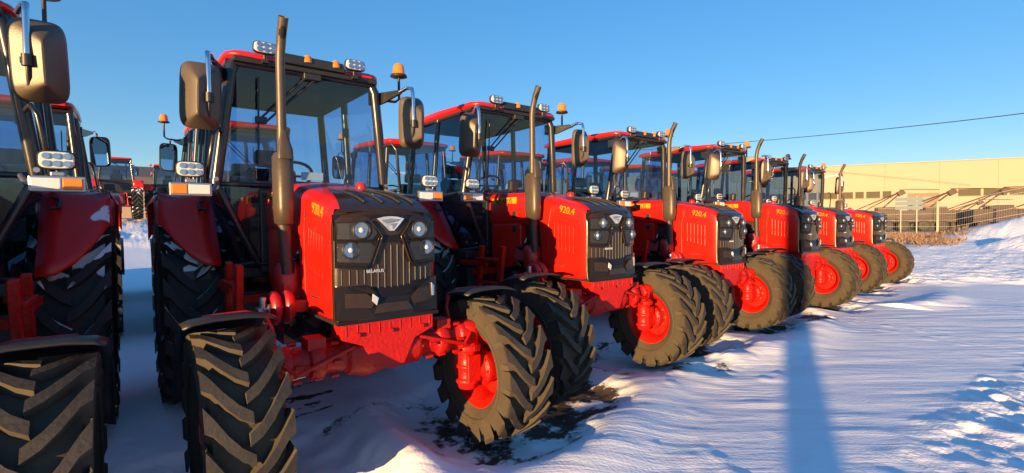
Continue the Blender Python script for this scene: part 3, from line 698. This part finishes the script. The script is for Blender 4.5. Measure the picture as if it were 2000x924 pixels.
    # added ribs imitating the bright vertical reflections on the grille
    for k in range(15):
        X = -.275+k*.0393; z0 = 1.155 if abs(X) > .13 else 1.085; z1 = 1.235 if abs(X) > .12 else 1.37
        mline(g, [(X, z0), (X, z1)], -.002, .0055, 3)
    go = g.build('grille', ['mesh', 'mask', 'emblem', 'black', 'mask'], T)
    for (X, z, r) in ((-.178, 1.458, .041), (.178, 1.458, .041), (-.235, 1.348, .039), (.235, 1.348, .039)):
        yy = mask_y(X, z)-.014
        h = MB(); h.lathe([(.03, r*1.2), (-.008, r*1.28), (-.014, r*1.22), (-.014, r*1.08), (-.002, r*1.04)], (X, yy, z), 'y', 28, 0, True, False)
        h.lathe([(-.004, r*1.06), (.012, r*.75), (.02, r*.3), (.021, 0)], (X, yy, z), 'y', 28, 1)
        h.lathe([(-.012, .004), (-.010, r*.36), (.015, r*.40)], (X, yy, z), 'y', 16, 2)
        ho = h.build('headlight', ['black', 'reflector', 'lens'], T)
        l = MB(); l.lathe([(-.010, r*1.08), (-.018, r*.8), (-.022, r*.4), (-.0235, 0.001)], (X, yy, z), 'y', 28, 0, True, False); l.build('lens', 'lamp_glass', ho)
    em = MB(); X = .0
    mplate(em, [(-.082, 1.522), (-.04, 1.532), (0, 1.535), (.04, 1.532), (.082, 1.522), (.012, 1.452), (-.012, 1.452)], .004, .016, 0)
    mplate(em, [(-.060, 1.512), (0, 1.522), (.055, 1.517), (.030, 1.506), (-.01, 1.500), (-.035, 1.495)], .015, .019, 1)
    mplate(em, [(-.018, 1.490), (.028, 1.496), (.020, 1.484), (.002, 1.463), (.003, 1.482)], .015, .019, 1)
    em.build('emblem', ['emblem', 'emblem_dark'], go)
    # small word on the intake
    text_front(go, 'BELARUS', .026, -.10, 1.225, 'emblem')
    # mirrors
    for sd in (-1, 1):
        mx, my, mz = sd*.775, 1.05, 2.355
        def rr_(hw, hh, y, dx=0, dz=0):
            L = []
            for k in range(32):
                t = 2*PI*k/32; L.append((mx+dx+hw*math.copysign(abs(math.cos(t))**.42, math.cos(t)), y, mz+dz+hh*math.copysign(abs(math.sin(t))**.38, math.sin(t))))
            return L
        s = MB(); s.loft([rr_(.112, .208, my+.035), rr_(.120, .218, my+.02), rr_(.120, .218, my-.0), rr_(.108, .20, my-.03), rr_(.010, .12, my-.122, sd*.012, -.02), rr_(.005, .10, my-.126, sd*.012, -.02)])
        s.xf(Matrix.Translation((mx, my, mz)) @ Euler((R(4), R(-2*sd), R(sd*8))).to_matrix().to_4x4() @ Matrix.Translation((-mx, -my, -mz)))
        mo = s.build('mirror', 'mirror_shell', T); mo.data.set_sharp_from_angle(angle=R(24))
        gl = MB(); gl.add(rr_(.104, .198, my+.0385), [tuple(range(32))]); gl.add(rr_(.104, .198, my+.0375), [tuple(range(32))])
        gl.xf(Matrix.Translation((mx, my, mz)) @ Euler((R(4), R(-2*sd), R(sd*8))).to_matrix().to_4x4() @ Matrix.Translation((-mx, -my, -mz)))
        gl.build('mirror_glass', 'mirror_glass', mo)
        t = MB(); xi = mx-sd*.035
        t.tube([(xi-sd*.05, 1.10, 2.615), (xi-sd*.02, 1.03, 2.64), (xi, .97, 2.625), (xi, .955, 2.58), (xi, .95, 2.34)], .0155, 10, 0)
        t.build('mirror_tube', 'chrome', mo)
        c_ = MB(); c_.lathe([(-.03, .024), (.03, .024)], (xi, .95, 2.33), 'z', 12); c_.box(xi-.03, xi+.03, .95, 1.0, 2.315, 2.345); c_.tube([(xi, .955, 2.33), (xi, .965, 2.25), (xi, 1.0, 2.19)], .010, 8); c_.build('clamp', 'black', mo, .004)
        ar = MB(); ar.prism([(1.40, 2.56), (1.40, 2.645), (1.30, 2.64), (1.12, 2.635), (1.08, 2.60), (1.14, 2.585), (1.26, 2.545), (1.34, 2.53)], 'x', -.012, .012)
        dx_ = xi-sd*.05-sd*.57
        ar.xf(Matrix.Translation((sd*.57, 0, 0)) @ Matrix(((1, -dx_/.30, 0, dx_/.30*1.40), (0, 1, 0, 0), (0, 0, 1, 0), (0, 0, 0, 1))))
        ar.box(sd*.57-.03, sd*.57+.03, 1.32, 1.42, 2.54, 2.66); ar.build('mirror_arm', 'frame', T, .006)
        gb = MB(); gb.tube([(sd*.625, 1.30, 2.17), (sd*.66, 1.20, 2.185), (sd*.69, 1.18, 2.13), (sd*.735, 1.22, 1.80), (sd*.68, 1.32, 1.78)], .014, 8); gb.build('grab_bar', 'frame', T)
    # beacon
    bx, by = .84, 1.42
    be = MB(); be.tube([(.64, 1.40, 2.60), (.80, 1.42, 2.61), (bx, by, 2.64), (bx, by, 2.84)], .012, 8); be.lathe([(2.835, .02), (2.845, .078), (2.856, .074), (2.87, .05)], (bx, by, 0), 'z', 20)
    bo = be.build('beacon', 'black', T)
    MB().lathe([(2.862, .072), (2.872, .056), (2.93, .050), (2.955, .040), (2.968, .02), (2.97, .0005)], (bx, by, 0), 'z', 24).build('lens', 'amber', bo)
    # wipers
    w = MB(); w.tube([(-.02, 1.275, 2.665), (-.36, 1.30, 2.30)], .009, 6); w.tube([(.05, 1.275, 2.66), (-.33, 1.30, 2.27)], .009, 6)
    w.tube([(-.375, 1.285, 2.60), (-.375, 1.30, 2.35), (-.375, 1.335, 1.96)], .008, 6); w.box(-.40, -.32, 1.28, 1.31, 2.26, 2.31); w.box(-.05, .08, 1.25, 1.30, 2.64, 2.69)
    w.build('wiper', 'black', T, .003, 1)
    # inside the cab
    s = MB(); s.box(-.24, .24, 2.10, 2.56, 1.42, 1.56); s.box(-.23, .23, 2.50, 2.64, 1.52, 2.05, 0, (-.15, 0, 0)); s.box(-.15, .15, 2.56, 2.66, 2.07, 2.24, 0, (-.15, 0, 0)); s.box(-.15, .15, 2.2, 2.45, 1.16, 1.42); s.build('seat', 'seat', T, .04, 3)
    d = MB(); d.prism([(1.44, 1.16), (1.44, 1.84), (1.60, 1.86), (1.70, 1.72), (1.66, 1.16)], 'x', -.22, .22); d.build('dashboard', 'seat', T, .03)
    st = MB(); Q = []
    for k in range(25):
        t_ = 2*PI*k/24; Q.append((.19*math.cos(t_), 1.92+.19*math.sin(t_)*math.cos(R(35)), 1.93-.19*math.sin(t_)*math.sin(R(35))))
    st.tube(Q, .014, 8, 0, False); st.tube([(0, 1.66, 1.72), (0, 1.92, 1.93)], .025, 8); st.tube([(-.18, 1.92, 1.93), (.18, 1.92, 1.93)], .012, 6); st.tube([(0, 1.92, 1.93), (0, 2.06, 1.83)], .012, 6); st.build('steering_wheel', 'black', T)
    MB().box(-.02, .16, 1.50, 1.502, 1.865, 1.93).build('paper_sheet', 'paper', T)
    k = MB(); 
    for (X, Y) in ((-.42, 1.75), (-.36, 1.82), (.42, 1.9), (.45, 2.0), (.40, 2.1)): k.tube([(X, Y, 1.16), (X, Y-.05, 1.70)], .010, 6); k.lathe([(1.68, .012), (1.70, .022), (1.74, .018), (1.75, .002)], (X, Y-.05, 0), 'z', 10)
    k.box(.34, .54, 1.85, 2.6, 1.40, 1.58); k.build('levers', 'black', T)
    # two small lamps on the hood's rear edge seen through the windscreen base
    k = MB()
    for X in (-.27, ): k.box(X-.05, X+.05, .98, 1.06, 1.80, 1.92, 0, (.1, 0, 0))
    k.build('intake_cap', 'black', T, .02)
    return T
def text_side(parent, s, size, sd, y, z, x, ang, m):
    # text running along the side, readable from outside
    if sd < 0:   # facing -x: text runs toward -y (image right)
        mt = Matrix(((0, 0, -1, 0), (-1, 0, 0, 0), (0, 1, 0, 0), (0, 0, 0, 1)))
        rot = Matrix.Rotation(-ang, 4, 'Z')
    else:
        mt = Matrix(((0, 0, 1, 0), (1, 0, 0, 0), (0, 1, 0, 0), (0, 0, 0, 1)))
        rot = Matrix.Rotation(ang, 4, 'Z')
    return text_mesh('lettering', s, size, Matrix.Translation((sd*x, y, z)) @ mt @ rot, m, parent, .003, .0025 if size > .1 else .0)
def text_front(parent, s, size, x, z, m):
    mt = Matrix(((1, 0, 0, 0), (0, 0, -1, 0), (0, 1, 0, 0), (0, 0, 0, 1)))
    return text_mesh('lettering', s, size, Matrix.Translation((x, mask_y(x, z)-.006, z)) @ mt, m, parent, .002)

def copy_tree(o, parent=None):
    c = o.copy(); col.objects.link(c)
    if parent: c.parent = parent
    for ch in CH.get(o.name, []): copy_tree(ch, c)
    return c
proto = make_tractor()
CH = {}
for o in bpy.data.objects:
    if o.parent: CH.setdefault(o.parent.name, []).append(o)
GROUP = 'red tractors parked in the front row on the snow'
EXTRA = 1
LAB = {0: 'red tractor cut off by the left edge of the photo, brown mirror above its fender',
       1: 'largest complete red tractor, its dark grille and four headlights nearest the camera',
       2: 'red tractor next right of the largest one, bright sun glint on its hood',
       3: 'red tractor between the one with the hood glint and the one at the shadow stripe',
       4: 'red tractor at whose front wheel the long shadow stripe on the snow ends',
       5: 'last but one red tractor at the far right end of the front row',
       6: 'smallest red tractor of the front row, outermost towards the cream factory'}
DZ = {0: 0, 1: 0, 2: .02, 3: 0, 4: .03, 5: .005, 6: -.02}
TREE = {}
for k in (1, 0, 2, 3, 4, 5, 6):
    t = proto if k == 1 else copy_tree(proto)
    x, y, a = TR[k]; t.location = (x, y, DZ[k]); t.rotation_euler = (0, 0, R(a)); TREE[k] = t
    tag(t, LAB[k], 'tractor', GROUP)
t = copy_tree(proto); t.location = (-4.75, -.72, 0); tag(t, 'red tractor left of the cut off one, outside the photo, shading it', 'tractor', GROUP)
for o in [o for o in bpy.data.objects if o.parent == TREE[0] and o.name.startswith('mirror') and 'arm' not in o.name]: o.location = (-.05, -.06, .03)
for o in [o for o in bpy.data.objects if o.parent == TREE[0] and o.name.split('.')[0] in ('corner_lamp', 'work_light')]: o.location = (-.07, 0, .0)
for o in [o for o in bpy.data.objects if o.parent == TREE[0] and o.name.startswith('beacon')]: o.location = (-.13, 0, .04)
# second row, backs toward the first
ROW2 = [(-2.15, 7.75), (.22, 7.72), (2.9, 7.9), (5.4, 8.0), (7.9, 8.1), (10.4, 8.3), (12.9, 8.4)]
LAB2 = ['red tractor turned away, right behind the cut off left one, mirror glass catching the sky',
        'red tractor turned away behind the largest one, beacon and mirror left of that cab',
        'red tractor turned away behind the one with the hood glint, roof showing through its cab',
        'red tractor turned away, its roof showing through the cab beside the glint one',
        'red tractor turned away behind the one at the shadow stripe',
        'red tractor turned away behind the last but one of the front row',
        'red tractor turned away behind the outermost one of the front row']
for (x, y), l in zip(ROW2, LAB2):
    t = copy_tree(proto); t.location = (x, y, H(x, y-1.2)+.03); t.rotation_euler = (R(-3.2), 0, PI+R(random.uniform(-1, 1)))
    tag(t, l, 'tractor', 'red tractors with their backs to us behind the front row')
# tractors far down the alley
for (x, y, rz, l) in ((-1.15, 29.2, 180, 'small distant red tractor at the end of the snowy gap, hitch and sunlit fender showing'),
                      (1.35, 31.5, 172, 'distant red tractor right of the one in the snowy gap, mostly hidden'),
                      (-4.4, 32, 184, 'distant red tractor left of the one in the snowy gap, mostly hidden')):
    t = copy_tree(proto); t.location = (x, y, H(x, y)+.02); t.rotation_euler = (0, 0, R(rz)); tag(t, l, 'tractor', 'distant tractors at the end of the gap')

# ------------------------------------------------------------------ far things
C0 = Vector((-1.242, -2.836, 1.494))
def az(a, d, z=0):   # point at compass angle a (deg from +y toward +x) and distance d from the yard's near end
    return Vector((C0.x+d*math.sin(R(a)), C0.y+d*math.cos(R(a)), z))
M['cream'] = mat('cream_wall_panel', (.36, .255, .18), .75, noise=.03, nscale=.4)
M['cream_dark'] = mat('tan_gate_panel', (.17, .125, .07), .7, noise=.05, nscale=.5)
M['pane_far'] = mat('dusty_factory_pane', (.065, .055, .032), .8, noise=.2, nscale=1)
M['roof_far'] = mat('dark_roof_sheet', (.10, .09, .09), .8, noise=.2, nscale=1)
M['wood'] = mat('pale_weathered_post', (.36, .33, .25), .85, noise=.2, nscale=5)
M['white'] = mat('off_white_board', (.13, .18, .21), .6, noise=.08, nscale=4)
M['wire'] = mat('galvanised_wire', (.34, .33, .32), .55, metal=.4, noise=.2)
M['rust'] = mat('brown_machine_paint', (.045, .028, .022), .6, noise=.4, nscale=3)
M['cable'] = mat('cable_jacket', (.02, .02, .022), .6)
M['concrete'] = mat('concrete_post', (.36, .35, .33), .85, noise=.15, nscale=6)

# factory hall
M['joint'] = mat('wall_joint_strip', (.28, .20, .14), .8)
A = az(58, 84); B = az(90.5, 95); A.z = B.z = -.3
u = (B-A).normalized(); nrm = Vector((-u.y, u.x, 0));
if nrm.dot(C0-A) < 0: nrm = -nrm
Lw = (B-A).length
def W(s, d, z): p = A+u*s+nrm*d; return (p.x, p.y, z)
def wbox(mb, s0, s1, d0, d1, z0, z1, m=0):
    vs = [W(s, d, z) for s in (s0, s1) for d in (d0, d1) for z in (z0, z1)]
    mb.add(vs, [(0,1,3,2),(4,6,7,5),(0,4,5,1),(2,3,7,6),(0,2,6,4),(1,5,7,3)], m)
fac = empty('factory_hall', A)
def fbuild(mb, name, mats, par):
    mb.v = [tuple(Vector(v)-A) for v in mb.v]; return mb.build(name, mats, par)
HT = 8.95
mb = MB(); wbox(mb, -30, Lw+25, -30, 0, -.6, HT); wl = fbuild(mb, 'wall', 'cream', fac)
mb = MB(); wbox(mb, -30.2, Lw+25.2, -.3, .14, HT, HT+.12); fbuild(mb, 'parapet', 'cream', fac)
mb = MB()
k = -28
while k < Lw+24: wbox(mb, k, k+.05, 0, .02, -.5, HT-.05); k += 6
fbuild(mb, 'panel_joint', 'joint', wl)
def s_at(a):  # distance along the wall where the ray at azimuth a hits
    d = Vector((math.sin(R(a)), math.cos(R(a)), 0)); # C0 + d t = A + u s
    M2 = Matrix(((d.x, -u.x), (d.y, -u.y))); r_ = M2.inverted() @ Vector((A.x-C0.x, A.y-C0.y)); return r_[1]
rw = random.Random(5)
for (a0, a1) in ((66, 76.0), (80.6, 89)):
    s = s_at(a0); e_ = s_at(a1)
    while s < e_:
        w_ = rw.choice((1.0, 1.6, 2.3, 2.3))
        mb = MB(); wbox(mb, s, s+w_, -.02, .03, 4.35, 5.25, 0); f_ = fbuild(mb, 'window', 'pane_far', fac)
        mb = MB(); wbox(mb, s-.06, s+w_+.06, 0, .06, 4.27, 4.36, 0); fbuild(mb, 'sill', 'cream_dark', f_)
        s += w_+.28
s0, s1 = s_at(77.2), s_at(79.35)
mb = MB(); wbox(mb, s0, s1, .0, .05, -.3, 4.85); gt = fbuild(mb, 'gate', 'cream_dark', fac)
mb = MB(); sm = (s0+s1)/2+.3
mb.add([W(sm-.6, .06, 4.35), W(sm+.6, .06, 4.35), W(sm, .06, 3.7), W(sm-.6, .11, 4.35), W(sm+.6, .11, 4.35), W(sm, .11, 3.7)], [(0, 1, 2), (3, 5, 4), (0, 3, 4, 1), (1, 4, 5, 2), (2, 5, 3, 0)])
fbuild(mb, 'emblem', 'white', gt)
mb = MB(); wbox(mb, s_at(72.0), s_at(72.0)+.5, 0, .1, 7.4, 7.9); fbuild(mb, 'vent', 'pane_far', fac)
tag(fac, 'long cream factory hall with a strip of small windows behind the fence', 'factory')

# low building far left
lb = empty('low_building', (-20, 75, 1.0))
mb = MB(); mb.box(-60, 34, 0, 14, -2, 4.9); mb.build('wall', 'cream', lb)
mb = MB(); mb.prism([(-.6, 4.9), (14.6, 4.9), (14.6, 5.6), (7, 8.6), (-.6, 6.6)], 'x', -61, 35); mb.build('roof', 'roof_far', lb)
tag(lb, 'long low building with a dark roof far behind the left tractors', 'building')

# fence with boards
F0 = az(64, 44); F1 = az(92, 40); fu = (F1-F0); FL = fu.length; fu.normalize()
fe = empty('wire_fence', (F0.x, F0.y, 0))
mb = MB()
def fpt(s, z): p = fu*s; return (p.x, p.y, z)
def gz(s): p = F0+fu*s; return H(p.x, p.y)
n = int(FL/.10)
for k in range(n):
    s = k*.10; g0 = gz(s) if k % 8 == 0 else g0
    mb.tube([fpt(s, g0+.05), fpt(s, g0+1.95)], .006, 3, 0, False)
for z in (.1, .5, .9, 1.3, 1.7, 1.95):
    mb.tube([fpt(s*2.5, gz(s*2.5)+z) for s in range(int(FL/2.5)+1)], .009, 4, 0, False)
mb.build('wire_mesh', 'wire', fe)
_d = Vector((math.sin(R(79.3)), math.cos(R(79.3)), 0)); FENCE_OFF = (Matrix(((_d.x, -fu.x), (_d.y, -fu.y))).inverted() @ Vector((F0.x-C0.x, F0.y-C0.y)))[1] % 6.0
for k in range(int(FL/6.0)):
    s = FENCE_OFF+k*6.0; g0 = gz(s); MB().box(-.055, .055, -.055, .055, 0, 2.1).xf(Matrix.Translation(fpt(s, g0))).build('post', 'wood', fe, .008)
pass
tag(fe, 'wire mesh fence on pale posts in front of the factory', 'fence')
# white board hung on the fence
def fence_s(a):
    d = Vector((math.sin(R(a)), math.cos(R(a)), 0)); M2 = Matrix(((d.x, -fu.x), (d.y, -fu.y))); return (M2.inverted() @ Vector((F0.x-C0.x, F0.y-C0.y)))[1]
sb0, sb1 = fence_s(76.35), fence_s(78.3); pb = F0+fu*(sb0); g0 = gz(sb0)
sg = empty('sign_board', (pb.x, pb.y, g0)); fn = Vector((-fu.y, fu.x, 0)); fn = fn if fn.dot(C0-F0) > 0 else -fn
for k in range(3):
    z0 = 1.60+k*.28; wd = (sb1-sb0)*(1 if k < 2 else .97); vs = [tuple(fu*s+fn*d+Vector((0, 0, z))) for s in (0, wd) for d in (.08, .11) for z in (z0, z0+.22)]
    m_ = MB().add(vs, [(0,1,3,2),(4,6,7,5),(0,4,5,1),(2,3,7,6),(0,2,6,4),(1,5,7,3)]); m_.build('plank', 'white', sg)
m_ = MB()
for s in (.3, sb1-sb0-.3):
    vs = [tuple(fu*q+fn*d+Vector((0, 0, z))) for q in (s-.03, s+.03) for d in (.03, .079) for z in (0, 2.45)]; m_.add(vs, [(0,1,3,2),(4,6,7,5),(0,4,5,1),(2,3,7,6),(0,2,6,4),(1,5,7,3)])
m_.build('upright', 'wire', sg)
tag(sg, 'white three plank notice board fixed to the wire fence', 'sign')

# dry weeds poking out of the snow before the fence
rg = np.random.RandomState(11); nb = 7000
aa = np.radians(rg.uniform(73.2, 81.2, nb)); dd = rg.uniform(25, 43, nb)**1.0; px_ = C0.x+dd*np.sin(aa); py_ = C0.y+dd*np.cos(aa)
edge = np.minimum((np.degrees(aa)-73.2)/.8, (81.2-np.degrees(aa))/2.0)
keep = (fbm(px_*.9, py_*.9, 4, 71)+.12*np.clip(edge, 0, 1)-.12 > .40+.12*rg.rand(nb))
px_, py_ = px_[keep], py_[keep]; gz_ = height(px_, py_); nb = len(px_)
hg = rg.uniform(.05, .24, nb)*(.5+fbm(px_*.5, py_*.5, 2, 19)); tt = rg.uniform(0, PI, nb); ww = rg.uniform(.012, .04, nb)
A_ = np.stack([px_-np.cos(tt)*ww, py_-np.sin(tt)*ww, gz_-.02], 1); B_ = np.stack([px_+np.cos(tt)*ww, py_+np.sin(tt)*ww, gz_-.02], 1)
D_ = np.stack([px_+rg.uniform(-.18, .18, nb), py_+rg.uniform(-.18, .18, nb), gz_+hg], 1)
wg = MB(); wg.v = [tuple(r) for r in np.stack([A_, B_, D_], 1).reshape(-1, 3)]; wg.f = [(3*k, 3*k+1, 3*k+2) for k in range(nb)]; wg.m = [0]*nb; wg.s = [False]*nb
M['straw'] = mat('dry_straw', (.22, .14, .085), .8, noise=.4, nscale=2)
tag(wg.build('dry_grass', 'straw', normals=False), 'dry brown weeds sticking out of the snow before the fence', None, None, 'stuff')
# boom machines behind the fence
def boom(a, d, scale, label, elev):
    p = az(a, d); g0 = H(p.x, p.y); o = empty('boom_machine', (p.x, p.y, g0))
    ez = -u.x; rz = math.atan2(u.y, u.x); mtx = Matrix.Rotation(rz, 4, 'Z') @ Matrix.Scale(scale, 4)
    b = MB(); b.box(-3.6, .2, -.8, .8, .7, 1.5); b.box(-3.2, -1.6, -.7, .7, 1.5, 2.2); b.prism([(-.2, .9), (.9, .8), (.9, 1.0), (-.2, 1.4)], 'y', -.1, .1); b.xf(mtx).build('body', 'rust', o, .05)
    for X in (-2.9, -.9):
        for Y in (-.95, .95): MB().lathe([(-.16, .25), (-.18, .5), (-.12, .6), (.12, .6), (.18, .5), (.16, .25)], (X, Y, .6), 'y', 20).xf(mtx).build('wheel', 'rubber', o)
    m = MB(); hx, hz = 2.6, elev
    for (X, Y, Z) in ((-2.3, -.3, 1.6), (-1.2, .3, 1.5)): m.tube([(X, Y, Z), (hx-.1, 0, hz)], .06, 6)
    m.tube([(.3, 0, 1.2), (.8, 0, 2.0), (hx, 0, hz)], .075, 6); m.xf(mtx).build('boom', 'rust', o)
    h = MB(); h.box(hx-.35, hx+.25, -.2, .2, hz-.35, hz+.12, 0, (0, -.5, 0)); h.tube([(hx-.2, 0, hz+.2), (hx+.6, 0, hz+.22), (hx+3.0, 0, hz+.12)], .04, 5); h.xf(mtx).build('boom_head', 'rust', o)
    tag(o, label, 'machine', 'boom machines behind the fence')
for (a, d, s, e_, l) in ((74.5, 60, .95, 3.85, 'brown boom machine behind the fence, leftmost, its head below the left window strip'),
                      (77.9, 57, .95, 3.6, 'dark boom machine behind the fence right of the tan gate with three struts'),
                      (80.3, 66, .8, 3.4, 'small faint boom machine between two larger ones beyond the fence'),
                      (81.2, 57, .95, 3.6, 'dark boom machine beyond the fence above the snow bank'),
                      (85.2, 57, .95, 3.6, 'boom machine cut off at the right edge of the photo')):
    boom(a, d, s, l, e_)
# long low dark trailers that fill the strip behind the fence
for k in range(9):
    p = az(67+k*2.6, 53+1.5*(k % 3)); o = empty('flat_trailer', (p.x, p.y, H(p.x, p.y))); rz = math.atan2(u.y, u.x); mtx = Matrix.Rotation(rz, 4, 'Z')
    b = MB(); b.box(-1.3, 1.3, -.9, .9, .75, 1.0); b.box(-1.3, 1.3, -.9, -.84, 1.0, 1.75); b.box(-1.3, 1.3, .84, .9, 1.0, 1.75); b.box(-1.3, -1.24, -.84, .84, 1.0, 1.75); b.box(1.24, 1.3, -.84, .84, 1.0, 1.75); b.box(1.3, 2.1, -.05, .05, .8, .9); b.xf(mtx).build('bed', 'rust', o, .02)
    for X in (-.7, .7):
        for Y in (-.95, .95): MB().lathe([(-.12, .2), (-.13, .38), (-.09, .45), (.09, .45), (.13, .38), (.12, .2)], (X, Y, .45), 'y', 16).xf(mtx).build('wheel', 'rubber', o)
    tag(o, 'dark low flat trailer in the line standing behind the wire fence', 'trailer', 'dark trailers lined up behind the fence')
# overhead cable
def pix(uu, vv, d):
    f = 968.47; yaw, pit, rol = R(38.646), R(-1.663), R(-.579)
    F = Vector((math.sin(yaw)*math.cos(pit), math.cos(yaw)*math.cos(pit), math.sin(pit))); Rt = Vector((math.cos(yaw), -math.sin(yaw), 0)); U = Rt.cross(F)
    R2 = math.cos(rol)*Rt+math.sin(rol)*U; U2 = -math.sin(rol)*Rt+math.cos(rol)*U
    r_ = F+R2*(uu-1000)/f-U2*(vv-462)/f; r_ /= math.hypot(r_.x, r_.y); return C0+r_*d
P0, P1, P2 = pix(1250, 293, 82), pix(1700, 255, 60), pix(2350, 170, 50)
pts = []
for k in range(33):
    t = k/32; pts.append(P0*(1-t)**2+(P1*2-P0*.5-P2*.5)*2*t*(1-t)+P2*t*t)
cb = MB().tube(pts, .035, 6).build('power_cable', 'cable'); tag(cb, 'single dark overhead power cable sagging across the sky', 'cable')

# lamp post behind the viewer, whose shadow lies across the snow
pd = Vector((-.923, -.385, 0)); pb = Vector((2.0, -1.70, 0))+pd*14
lp = empty('lamp_post', (pb.x, pb.y, H(pb.x, pb.y)))
MB().lathe([(-.2, .165), (.0, .165), (9.0, .145), (9.2, .12)], (0, 0, 0), 'z', 20).build('post', 'concrete', lp)
MB().tube([(0, 0, 9.1), (-.3, -.6, 9.5), (-.6, -1.5, 9.6)], .05, 8).build('arm', 'steel', lp); MB().box(-.75, -.5, -2.1, -1.4, 9.52, 9.66).build('lamp_head', 'steel', lp, .03)
tag(lp, 'stout concrete lamp post standing in the yard, throwing the long blue shadow', 'lamp post')

# ------------------------------------------------------------------ light, sky, camera
EL = R(4.6); ldir = Vector((.922*math.cos(EL), .387*math.cos(EL), -math.sin(EL)))
sun = bpy.data.lights.new('sun', 'SUN'); sun.energy = 4.0; sun.angle = R(.5); sun.color = (1.0, .62, .27)
so = bpy.data.objects.new('sun', sun); col.objects.link(so); so.location = (-30, -12, 30); so.rotation_euler = ldir.to_track_quat('-Z', 'Y').to_euler()
w = bpy.data.worlds.new('World'); sc.world = w; w.use_nodes = True; nt = w.node_tree
sky = nt.nodes.new('ShaderNodeTexSky'); sky.sky_type = 'NISHITA'; sky.sun_disc = False; sky.sun_elevation = EL
sky.sun_rotation = math.atan2(-ldir.x, -ldir.y); sky.air_density = 1.0; sky.dust_density = .15; sky.ozone_density = 3.5; sky.altitude = 200
bg = nt.nodes['Background']; bg.inputs['Strength'].default_value = .15
hs = nt.nodes.new('ShaderNodeHueSaturation'); hs.inputs['Saturation'].default_value = 1.42; hs.inputs['Hue'].default_value = .514; gm = nt.nodes.new('ShaderNodeGamma'); gm.inputs['Gamma'].default_value = .55; nt.links.new(sky.outputs[0], gm.inputs['Color']); nt.links.new(gm.outputs[0], hs.inputs['Color']); nt.links.new(hs.outputs[0], bg.inputs['Color'])
cam = bpy.data.cameras.new('camera'); co = bpy.data.objects.new('camera', cam); col.objects.link(co); sc.camera = co
yaw, pit, rol = R(38.646), R(-1.663), R(-.579)
F = Vector((math.sin(yaw)*math.cos(pit), math.cos(yaw)*math.cos(pit), math.sin(pit))); Rt = Vector((math.cos(yaw), -math.sin(yaw), 0)); U = Rt.cross(F)
R2 = math.cos(rol)*Rt+math.sin(rol)*U; U2 = -math.sin(rol)*Rt+math.cos(rol)*U
co.matrix_world = Matrix((( R2.x, U2.x, -F.x, C0.x), (R2.y, U2.y, -F.y, C0.y), (R2.z, U2.z, -F.z, C0.z), (0, 0, 0, 1)))
cam.sensor_fit = 'HORIZONTAL'; cam.sensor_width = 36; cam.lens = 968.47/2000*36; cam.clip_start = .05; cam.clip_end = 3000
vs = sc.view_settings; vs.view_transform = 'Standard'; vs.look = 'None'; vs.gamma = 1; vs.use_curve_mapping = False; vs.exposure = 1.8
sc.cycles.max_bounces = 8; sc.cycles.transparent_max_bounces = 40; sc.cycles.glossy_bounces = 4; sc.cycles.diffuse_bounces = 3
sc.cycles.use_denoising = True; sc.cycles.sample_clamp_indirect = 6; sc.cycles.caustics_reflective = False; sc.cycles.caustics_refractive = False
